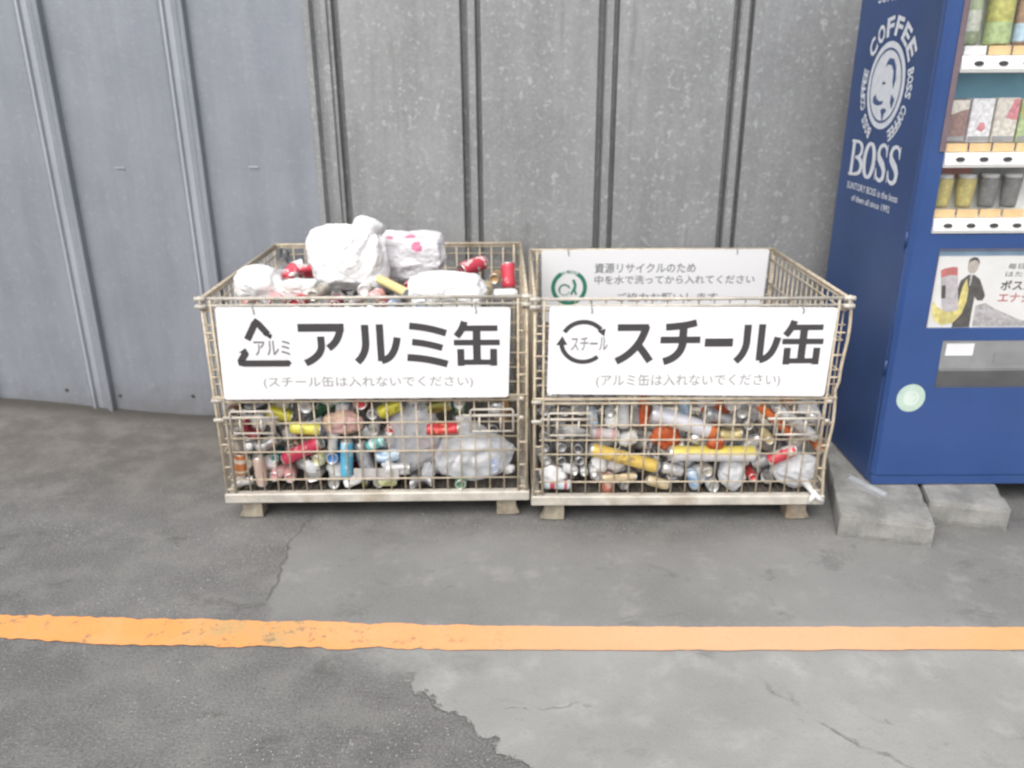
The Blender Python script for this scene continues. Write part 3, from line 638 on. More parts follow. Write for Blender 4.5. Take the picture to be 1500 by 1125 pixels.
# delivery flap
mb = MB(); mb.add([(x, y, z) for x in (FX0, FX1) for y, z in ((VF + .012, FZ0 + .0005), (VF - .004, FZ0 + .088), (VF + .002, FZ1 - .001), (VF + .03, FZ1 - .0005), (VF + .03, FZ0 + .0005))], [(0, 1, 2, 3, 4), (9, 8, 7, 6, 5), (1, 6, 7, 2), (2, 7, 8, 3), (0, 5, 6, 1), (0, 4, 9, 5)])
fl = fixn(vb(mb, 'delivery_flap', 'flap_light'))
mb = MB(); mb.add([(FX0 + .001, VF + .0115, FZ0 + .002), (FX1 - .001, VF + .0115, FZ0 + .002), (FX1 - .001, VF - .0050, FZ0 + .087), (FX0 + .001, VF - .0050, FZ0 + .087), (FX0 + .001, VF - .010, FZ0 + .080), (FX1 - .001, VF - .010, FZ0 + .080)], [(0, 1, 5, 4), (4, 5, 2, 3)]); vb(mb, 'flap_lip', 'flap_dark', fl)
mb = MB(); mb.box(1.732, 1.842, VF - .0035, VF - .0012, .682, .732); vb(mb, 'notice_label', 'price_white', fl)
mb = MB(); mb.box(1.93, 2.3, VF - .0045, VF - .0022, .645, .69); vb(mb, 'notice_label', 'flap_light', fl)
# round sticker
mb = MB(); n = 28; cx, cz = 1.627, .50
mb.add([(cx + .058*math.cos(2*math.pi*i/n), VF - .0012, cz + .060*math.sin(2*math.pi*i/n)) for i in range(n)] + [(cx + .058*math.cos(2*math.pi*i/n), VF - .0002, cz + .060*math.sin(2*math.pi*i/n)) for i in range(n)], [tuple(range(n))] + [(i, (i+1) % n, n + (i+1) % n, n+i) for i in range(n)])
stk = fixn(vb(mb, 'round_sticker', 'sticker_mint'))
ff = lambda u, z, d: (u, VF - .0014 - d, z)
mb = MB(); mb.add([ff(cx + .032*math.cos(2*math.pi*i/n), cz + .033*math.sin(2*math.pi*i/n), .0002) for i in range(n)], [tuple(range(n))]); vb(mb, 'sticker_centre', 'sticker_pale', stk)
mb = MB(); line(mb, arc(cx + .004, cz, .017, -80, 90, 12), .006, ff, .0006); vb(mb, 'sticker_mark', 'sticker_mint', stk)
# lettering and emblem on the side
fs = lambda u, z, d: (VX - .0006 - d, -u, z)
BG = {
 'B': [([(.20, .0), (.20, 1.0)], .25), (curve_pts((.2, .95), (.62, .98), (.66, .93), 3) + curve_pts((.66, .93), (.86, .86), (.84, .75), 4) + curve_pts((.84, .72), (.80, .58), (.5, .53), 5), [.10]*4 + [.13, .17, .2, .22, .22, .2, .16, .12, .10, .09]),
       (curve_pts((.4, .53), (.94, .54), (.92, .28), 6) + curve_pts((.92, .25), (.88, .05), (.2, .05), 6), [.09, .12, .17, .21, .23, .24, .25, .24, .22, .18, .14, .11, .1, .1]), ([(.0, .96), (.3, .96)], .08), ([(.0, .04), (.3, .04)], .08)],
 'O': [([(.5 + .37*math.cos(a*.2618), .5 + .44*math.sin(a*.2618)) for a in range(25)], [.10 + .18*abs(math.cos(a*.2618)) for a in range(25)])],
 'S': [([(.84, .70), (.80, .86), (.66, .945), (.47, .95), (.28, .89), (.19, .76), (.25, .63), (.45, .53), (.65, .44), (.80, .30), (.78, .14), (.62, .055), (.42, .05), (.24, .11), (.14, .32)], [.05, .09, .11, .12, .16, .21, .24, .26, .26, .24, .2, .14, .12, .1, .05]),
       ([(.86, .66), (.86, .97)], .06), ([(.12, .34), (.12, .03)], .06)],
}
mb = MB(); x = -3.775
for ch, wl, z0, z1 in (('B', .140, 1.319, 1.472), ('O', .128, 1.319, 1.475), ('S', .116, 1.321, 1.476), ('S', .116, 1.323, 1.477)):
    for pts, wd in BG[ch]: stroke(mb, pts, [q * .8 for q in wd] if isinstance(wd, list) else wd * .8, (x, z0, x + wl, z1), fs, .0003)
    x += wl - .001
vb(mb, 'brand_lettering', 'decal_white')
for s_, rc in (('SUNTORY BOSS is the boss', (-3.768, 1.262, -3.258, 1.292)), ('of them all since 1992', (-3.70, 1.214, -3.312, 1.242)), ('SUNTORY', (-3.70, 2.012, -3.36, 2.058))):
    mb = MB(); put_text(mb, s_, rc, fs, .012, .0003, 2); vb(mb, 'lettering_line', 'decal_white')
ec, ez, eu, ev = -3.518, 1.695, .170, .168
ell = lambda k, n=36: [(ec + eu*k*math.cos(2*math.pi*i/n), ez + ev*k*math.sin(2*math.pi*i/n)) for i in range(n)]
mb = MB(); mb.add([fs(u, z, .0003) for u, z in ell(1.0)], [tuple(range(36))]); em = vb(mb, 'oval_emblem', 'decal_white')
def side_flat(nm, poly, mt, d): 
    mb = MB(); mb.add([fs(ec + u*eu, ez + z*ev, d) for u, z in poly], [tuple(range(len(poly)))]); vb(mb, nm, mt, em)
mb = MB(); stroke(mb, [(u, z) for u, z in ell(.83, 48)] + [ell(.83, 48)[0]], .009, (0, 0, 1, 1), fs, .0007); vb(mb, 'emblem_ring', 'decal_blue', em)
side_flat('emblem_shape', [(.05, .62), (.28, .60), (.45, .42), (.52, .15), (.44, -.08), (.36, .10), (.34, .32), (.20, .46), (.0, .48), (-.12, .42), (-.06, .55)], 'decal_blue', .0008)
side_flat('emblem_shape', [(-.60, -.28), (-.46, -.20), (-.38, -.30), (-.22, -.36), (.0, -.34), (-.02, -.42), (-.26, -.46), (-.44, -.44), (-.56, -.40)], 'decal_blue', .0008)
side_flat('emblem_shape', [(-.08, -.56), (.10, -.50), (.26, -.56), (.14, -.64), (.10, -.86), (.0, -.66)], 'decal_blue', .0008)
side_flat('emblem_shape', [(-.22, .06), (-.10, .10), (.02, .06), (-.10, .02)], 'decal_blue', .0008)
side_flat('emblem_shape', [(.40, -.18), (.60, -.30), (.50, -.52), (.38, -.36)], 'decal_blue', .0008)
mb = MB()
def arc_text(s_, r, a0, a1, hgt, wid):
    for i, ch in enumerate(s_):
        if ch == ' ': continue
        a = math.radians(a0 + (a1 - a0) * i / (len(s_) - 1)); px, pz = ec + r*eu*math.cos(a), ez + r*ev*math.sin(a)
        sg_ = 1
        vs2, fs2 = text2d(ch, (-wid/2, -hgt/2, wid/2, hgt/2), .035, 2)
        mb.add([fs(px + u*math.sin(a)*sg_ + v_*math.cos(a), pz - u*math.cos(a)*sg_ + v_*math.sin(a), .0003) for u, v_ in vs2], fs2)
for aa in (('COFFEE', 1.33, 138, 36, .074, .066), ('BOSS COFFEE', 1.25, 14, -62, .048, .028), ('BOSS COFFEE', 1.25, 242, 166, .048, .028)):
    mb = MB(); arc_text(*aa); vb(mb, 'emblem_lettering', 'decal_white', em)

# drinks on show inside the machine
def sample_bottle(x, zb_, h, r, body, label, lab_mat, cat='bottle', cap='price_white', lab_z=(.2, .5)):
    t = thing('drink_bottle', label, cat, (x, VF + .078, zb_), 'drinks on show in the vending machine')
    T = Matrix.Translation((x, VF + .078, zb_))
    fixn(MB().lathe([(r*.82, 0), (r, .006), (r, h*.55), (r*.98, h*.62), (r*.55, h*.84), (r*.42, h*.90)], 16, T).build('body', M[body], t))
    fixn(MB().lathe([(r*.46, h*.9), (r*.46, h)], 14, T).build('cap', M[cap], t))
    fixn(MB().lathe([(r + .0008, h*lab_z[0]), (r + .0008, h*lab_z[1])], 16, T, True, False, False).build('wrap', M[lab_mat], t))
def sample_can(x, zb_, h, r, body, label, bottle=True):
    t = thing('drink_can', label, 'can', (x, VF + .078, zb_), 'drinks on show in the vending machine')
    T = Matrix.Translation((x, VF + .078, zb_))
    pr = [(r*.76, 0), (r*.80, .012), (r, h*.84), (r*.96, h*.88)] if bottle else [(r*.9, 0), (r, .006), (r, h - .008), (r*.9, h - .002)]
    fixn(MB().lathe(pr, 16, T).build('body', M[body], t))
    fixn(MB().lathe([(pr[-1][0]*.92, pr[-1][1] + .0005), (pr[-1][0]*.92, h)], 16, T).build('cap', M['price_white'], t))
def sample_carton(x, zb_, h, wd, body, accent, label, spot=None):
    t = thing('drink_carton', label, 'carton', (x, VF + .078, zb_), 'drinks on show in the vending machine')
    mb = MB(); mb.box(x - wd/2, x + wd/2, VF + .055, VF + .105, zb_, zb_ + h, .002); mb.build('body', M[body], t)
    mb = MB(); y = VF + .0542
    poly = spot or [(-.5, .62), (.5, .78), (.5, .98), (-.5, .98)]
    mb.add([(x + u*wd*.96, y, zb_ + v_*h) for u, v_ in poly], [tuple(range(len(poly)))]); mb.build('picture', M[accent], t)
    mb = MB(); mb.add([(x + u*wd*.96, y, zb_ + v_*h) for u, v_ in ((-.5, .03), (.5, .03), (.5, .14), (-.5, .14))], [(0, 1, 2, 3)]); mb.build('picture', M['display_grey'], t)
for nm, c_ in (('tea_green', (.36, .42, .27)), ('tea_lime', (.55, .54, .17)), ('label_green', (.40, .50, .25)), ('label_pale', (.55, .58, .50)), ('cocoa', (.30, .20, .18)), ('cream', (.66, .62, .56)), ('milk', (.72, .72, .74)), ('rose', (.60, .25, .28)), ('mustard', (.50, .43, .17)), ('steel_dark', (.20, .20, .20)), ('leaf', (.45, .55, .30)), ('clay', (.48, .32, .24)), ('sky_label', (.45, .60, .72))):
    simple('pack_' + nm, c_, .4, 0, .22, 55)
sample_bottle(1.640, 1.8325, .23, .036, 'pack_tea_green', 'pale green tea bottle at the left end of the top shelf', 'pack_label_pale')
sample_bottle(1.745, 1.8325, .27, .045, 'pack_tea_lime', 'wide yellowish green bottle second on the top shelf', 'pack_label_green', lab_z=(.02, .28))
sample_bottle(1.842, 1.8325, .24, .038, 'pack_clay', 'brownish bottle with pale blue label third on the top shelf', 'pack_sky_label', lab_z=(.05, .3))
sample_carton(1.644, 1.4985, .152, .080, 'pack_cocoa', 'pack_cream', 'brown drink carton with pale top at the left of the middle shelf')
sample_carton(1.734, 1.4985, .154, .082, 'pack_milk', 'pack_rose', 'white drink carton with a red spot on the middle shelf', [(-.15, .3), (.1, .24), (.25, .32), (.2, .44), (-.05, .46)])
sample_carton(1.826, 1.4985, .156, .084, 'pack_cream', 'pack_rose', 'cream drink carton with a rose picture at top right, middle shelf', [(-.05, .55), (.5, .5), (.5, .98), (.25, .98)])
sample_carton(1.916, 1.4985, .152, .080, 'pack_leaf', 'pack_mustard', 'green and yellow drink carton at the picture edge, middle shelf')
sample_can(1.648, 1.2585, .122, .036, 'pack_mustard', 'mustard yellow can at the left end of the bottom shelf')
sample_can(1.735, 1.2585, .122, .036, 'pack_mustard', 'mustard yellow can second on the bottom shelf, beside a dark can')
sample_can(1.822, 1.2585, .124, .036, 'pack_steel_dark', 'dark grey can third on the bottom shelf, beside a mustard can')
sample_can(1.908, 1.2585, .124, .036, 'pack_steel_dark', 'dark grey can fourth on the bottom shelf, at the right edge of the photo')

# ------------------------------------------------------------------ concrete blocks and scrap on them
g = G('block_concrete'); v = g.coord()
n1 = g.noise(v, 9, 6, .65); n2 = g.noise(v, 90, 4, .65); pit = g.math('LESS_THAN', g.voro(v, 85), g.math('MULTIPLY', g.step(g.noise(v, 20), .45, .7), .35))
b_ = g.mix(g.step(n1, .3, .7), (.18, .178, .168), (.31, .305, .288)); b_ = g.mix(g.math('MULTIPLY', g.step(n2, .5, .7), .4), b_, (.36, .352, .33)); b_ = g.mix(g.math('MULTIPLY', pit, .5), b_, (.12, .12, .11))
g.bump(g.math('SUBTRACT', g.math('ADD', n2, n1), pit), .6, .006); M['block'] = g.set(Base_Color=b_, Roughness=.9)
def block(label, loc, rz, L, Wd, Hh, seed):
    t = thing('concrete_block', label, 'block', loc, 'concrete blocks under the vending machine', rz)
    mb = MB(); nx_, ny_, nz_ = 14, 26, 5
    rnd = random.Random(seed); idx = {}
    import itertools
    for i, j, k in itertools.product(range(nx_+1), range(ny_+1), range(nz_+1)):
        if i in (0, nx_) or j in (0, ny_) or k in (0, nz_):
            p = Vector((Wd*i/nx_, L*j/ny_, Hh*k/nz_)); q = p.copy()
            ex = min(p.x, Wd - p.x) < 1e-6; ey = min(p.y, L - p.y) < 1e-6; ez_ = min(p.z, Hh - p.z) < 1e-6
            if ex + ey + ez_ >= 2:
                k_ = .003 + max(0, mnoise.noise(p * 14 + Vector((seed, 0, 0)))) * .009
                if ex: q.x += k_ if p.x < Wd/2 else -k_
                if ey: q.y += k_ if p.y < L/2 else -k_
                if ez_ and p.z > Hh/2: q.z -= k_ * .8
            else: q += Vector((mnoise.noise(p*20), mnoise.noise(p*20 + Vector((5, 0, 0))), mnoise.noise(p*20 + Vector((0, 9, 0))))) * .0007
            if k == nz_: q.z = min(q.z, Hh)
            if k == 0: q.z = 0
            idx[i, j, k] = len(mb.v); mb.v.append(tuple(q))
    def quad(*k): mb.f.append(tuple(idx[x] for x in k)); mb.sm.append(False); mb.mi.append(0)
    for i in range(nx_):
        for j in range(ny_):
            for k in (0, nz_): quad((i,j,k),(i+1,j,k),(i+1,j+1,k),(i,j+1,k))
        for k in range(nz_):
            for j in (0, ny_): quad((i,j,k),(i+1,j,k),(i+1,j,k+1),(i,j,k+1))
    for j in range(ny_):
        for k in range(nz_):
            for i in (0, nx_): quad((i,j,k),(i,j+1,k),(i,j+1,k+1),(i,j,k+1))
    fixn(mb.build('slab', M['block'], t, local=True)); return t
block('long concrete block reaching back beside the right cage', (1.300, 2.858, 0), math.radians(-15), .78, .352, .1, 1)
block('concrete block under the front of the machine, right of the long block', (1.708, 2.968, 0), math.radians(-15), .5, .305, .1, 5)
simple('aluminium', (.62, .64, .66), .35, .6, .1)
t = thing('metal_strip', 'short pale metal channel lying on the long concrete block', 'scrap', (1.49, 3.085, .1005), None, math.radians(28))
mb = MB(); mb.box(-.020, .020, -.095, .095, .0, .003); mb.box(-.020, -.017, -.095, .095, .0032, .014); mb.box(.017, .020, -.095, .095, .0032, .014); mb.build('channel', M['aluminium'], t, local=True)
# ------------------------------------------------------------------ cans
CANC = {  # base, accent, style
 'yellow': ((.55, .50, .05), (.30, .28, .05), 'blob'), 'lemon': ((.70, .65, .12), (.52, .46, .08), 'blob'), 'lemon2': ((.80, .68, .30), (.70, .60, .30), 'plain'), 'black': ((.035, .035, .038), (.35, .35, .36), 'blob'),
 'white_blue': ((.70, .74, .78), (.12, .35, .55), 'band'), 'red': ((.58, .05, .055), (.62, .42, .16), 'text'), 'crimson': ((.55, .05, .10), (.72, .28, .30), 'blob'),
 'blue': ((.05, .20, .52), (.03, .07, .22), 'blob'), 'cyan': ((.12, .45, .66), (.45, .66, .78), 'blob'), 'cream_green': ((.62, .62, .36), (.40, .45, .18), 'blob'),
 'orange_brown': ((.55, .20, .07), (.70, .62, .52), 'band'), 'tan_pink': ((.58, .44, .38), (.62, .50, .42), 'blob'), 'pink': ((.72, .36, .36), (.78, .62, .60), 'blob'),
 'silver': ((.62, .62, .61), (.42, .42, .42), 'metal'), 'white': ((.76, .76, .75), (.60, .60, .60), 'plain'), 'beige': ((.55, .50, .43), (.40, .36, .30), 'blob'),
 'teal': ((.05, .25, .25), (.03, .12, .14), 'plain'), 'grey': ((.36, .36, .37), (.24, .24, .25), 'metal'), 'red_white': ((.58, .06, .08), (.75, .72, .70), 'blob'),
 'turquoise': ((.16, .50, .48), (.70, .76, .75), 'band'), 'olive': ((.26, .25, .05), (.14, .14, .04), 'blob'), 'amber': ((.45, .28, .12), (.30, .17, .07), 'blob'),
 'dark_grey': ((.10, .10, .105), (.28, .28, .28), 'blob'), 'blue_pale': ((.50, .62, .74), (.24, .38, .62), 'blob'), 'light_grey': ((.54, .55, .56), (.42, .42, .43), 'plain'),
 'pink_silver': ((.58, .53, .53), (.62, .34, .34), 'band'), 'white_orange': ((.70, .70, .76), (.72, .20, .06), 'ends'), 'yellow_long': ((.72, .52, .13), (.42, .28, .10), 'text'),
 'tan': ((.58, .47, .30), (.40, .30, .18), 'plain'), 'yellow_white': ((.76, .75, .76), (.72, .60, .14), 'split'), 'white_red_blue': ((.62, .72, .78), (.50, .08, .10), 'band'),
 'coral': ((.62, .22, .16), (.70, .50, .42), 'blob'), 'gold': ((.56, .46, .22), (.62, .58, .46), 'plain'), 'orange': ((.68, .18, .05), (.55, .12, .03), 'plain'),
 'white_grey': ((.66, .66, .67), (.45, .46, .48), 'blob'), 'red_dark': ((.28, .03, .05), (.15, .02, .03), 'blob'), 'red_top': ((.60, .06, .09), (.75, .60, .60), 'blob'),
 'brown': ((.16, .09, .06), (.40, .30, .20), 'band'), 'green': ((.08, .22, .12), (.45, .50, .40), 'blob'), 'navy': ((.03, .05, .14), (.50, .52, .55), 'text'),
}
def can_material(key):
    k = 'can_' + key
    if k in M: return M[k]
    b, a, st = CANC[key]; g = G(key + '_can_print'); ge = g.coord('Generated'); ob = g.coord('Object')
    X, Y, Z = g.xyz(ge); oi = g.n('ShaderNodeObjectInfo'); rnd = oi.outputs['Random']
    sh = g.math('MULTIPLY', rnd, 37.0); v = g.mapv(ob, (1, 1, 1), g.comb(sh, sh, sh))
    if st == 'band': f = g.math('MULTIPLY', g.step(Z, .22, .24), g.step(Z, .42, .40)); f = g.math('MAXIMUM', f, g.math('MULTIPLY', g.step(Z, .74, .76), g.step(Z, .86, .84)))
    elif st == 'blob': f = g.step(g.noise(v, 26, 2, .5), .55, .60)
    elif st == 'text':
        f = g.math('MULTIPLY', g.step(g.noise(g.mapv(ob, (1, 1, .6), g.comb(sh, sh, sh)), 75, 2, .5), .53, .58), g.math('MULTIPLY', g.step(Z, .28, .34), g.step(Z, .72, .66)))
    elif st == 'ends': f = g.step(Z, .90, .905)
    elif st == 'split': f = g.step(Y, .60, .64)
    elif st == 'metal': f = g.step(g.noise(v, 40, 3, .6), .45, .65)
    else: f = g.math('MAXIMUM', g.math('MULTIPLY', g.step(g.noise(v, 18, 3, .6), .5, .7), .5), g.math('MULTIPLY', g.step(g.noise(g.mapv(ob, (1, 1, .5), g.comb(sh, sh, sh)), 85, 2, .5), .56, .60), g.math('MULTIPLY', g.step(Z, .3, .34), g.step(Z, .66, .62))))
    c = g.mix(f, b, a)
    bare = g.math('SUBTRACT', 1.0, g.math('MULTIPLY', g.step(Z, .035, .04), g.step(Z, .965, .96)))
    if st in ('ends',): bare = g.math('MULTIPLY', bare, g.step(Z, .5, .4))
    c = g.mix(bare, c, (.55, .55, .54))
    gr = g.step(g.noise(v, 30, 5, .7), .55, .75); c = g.mix(g.math('MULTIPLY', gr, .25), c, (.12, .10, .08))
    g.bump(g.noise(v, 45, 3, .5), .15, .004)
    M[k] = g.set(Base_Color=c, Roughness=.33, Metallic=g.math('ADD', .15, g.math('MULTIPLY', bare, .45)) if st != 'metal' else .5); return M[k]
simple('can_lid', (.58, .58, .57), .32, .6, .12, 60)
simple('can_tab', (.45, .45, .44), .35, .6, .1)
def can_heap_mat(k):
    n = 'heap_' + k
    if n not in M: simple(n, CANC[k][0], .4, .3, .25, 30)
    return M[n]
_cm = {}
def can_meshes(r, L, crush, key):
    kk = (round(r, 3), round(L, 3), crush, key)
    if kk in _cm: return _cm[kk]
    n = 16; seed = hash((round(r, 3), round(L, 3), crush)) % 97
    prof = [(r*.62, .006), (r*.74, .0), (r*.80, .0), (r*.90, .006), (r, .014)] + [(r, .014 + (L - .030) * i / 9) for i in range(1, 10)] + [(r*.93, L - .009), (r*.84, L - .003), (r*.86, L)]
    rs = random.Random(seed + crush * 13); dents = [(rs.uniform(0, 6.28), rs.uniform(.3, .7) * L, rs.uniform(.35, .6) if crush == 1 else rs.uniform(.45, .75)) for _ in range(2 if crush == 1 else 4)]
    def warp(p):
        if not crush: return p
        p = Vector(p)
        rad = math.hypot(p.x, p.y)
        if rad > 1e-5:
            ang = math.atan2(p.y, p.x); k = 1.0
            for a, z, am in dents:
                da = (ang - a + math.pi) % (2 * math.pi) - math.pi
                k -= am * math.exp(-(da / .55)**2 - ((p.z - z) / (.26 * L))**2)
            k += .10 * mnoise.noise((math.cos(ang) * 2.2, math.sin(ang) * 2.2, p.z * 55 + seed)) * (1 if crush > 1 else .5)
            p.x *= k; p.y *= k
        if crush > 1: p.x += .10 * L * math.sin(p.z / L * 5); p.z *= .86
        return p
    mb = MB(); mb.lathe(prof, n, None, True, True, False); mb.v = [tuple(Vector(warp(v)) - Vector((0, 0, L/2))) for v in mb.v]
    ob = mb.build('body', can_material(key)); 
    mb = MB(); mb.lathe([(r*.855, L), (r*.80, L - .0005), (r*.77, L - .004), (r*.3, L - .0042)], n, None, True, False, True); mb.v = [tuple(Vector(warp(v)) - Vector((0, 0, L/2))) for v in mb.v]
    ol = mb.build('lid', M['can_lid'])
    mb = MB(); mb.v = []; T = L - .0034
    pts = [(.30*r, 0), (.24*r, .24*r), (0, .30*r), (-.30*r, .22*r), (-.38*r, 0), (-.30*r, -.22*r), (0, -.30*r), (.24*r, -.24*r)]
    mb.prism(pts, lambda u, v, d: (u + .12*r, v, T + d), .0012); mb.v = [tuple(Vector(warp(v)) - Vector((0, 0, L/2))) for v in mb.v]
    ot = fixn(mb.build('tab', M['can_tab']))
    for o in (ob, ol, ot): C.objects.unlink(o)
    ol.data.name = 'can_lid'; ob.data.name = 'can_body'
    _cm[kk] = (fixn(ob), fixn(ol), ot); return _cm[kk]
def can(r, L, c_, d, key, label, group=None, crush=0, flip=False, spin=None, detail=True, cat='can'):
    d = Vector(d).normalized()
    if flip: d = -d
    b, l, t_ = can_meshes(r, L, crush, key)
    root = bpy.data.objects.new('drink_can', None); C.objects.link(root); root.empty_display_size = .03
    q = d.to_track_quat('Z', 'Y')
    if spin is None: spin = random.uniform(0, 6.28)
    from mathutils import Quaternion
    root.rotation_mode = 'QUATERNION'; root.rotation_quaternion = q @ Quaternion((0, 0, 1), spin); root.location = c_
    tag(root, label, cat, group)
    o = b.copy(); C.objects.link(o); o.parent = root
    o2 = l.copy(); C.objects.link(o2); o2.parent = root
    if detail: o3 = t_.copy(); C.objects.link(o3); o3.parent = o2
    return root
ZONES = []                                            # ellipsoids taken by bags: (centre, radii)
MAN = []
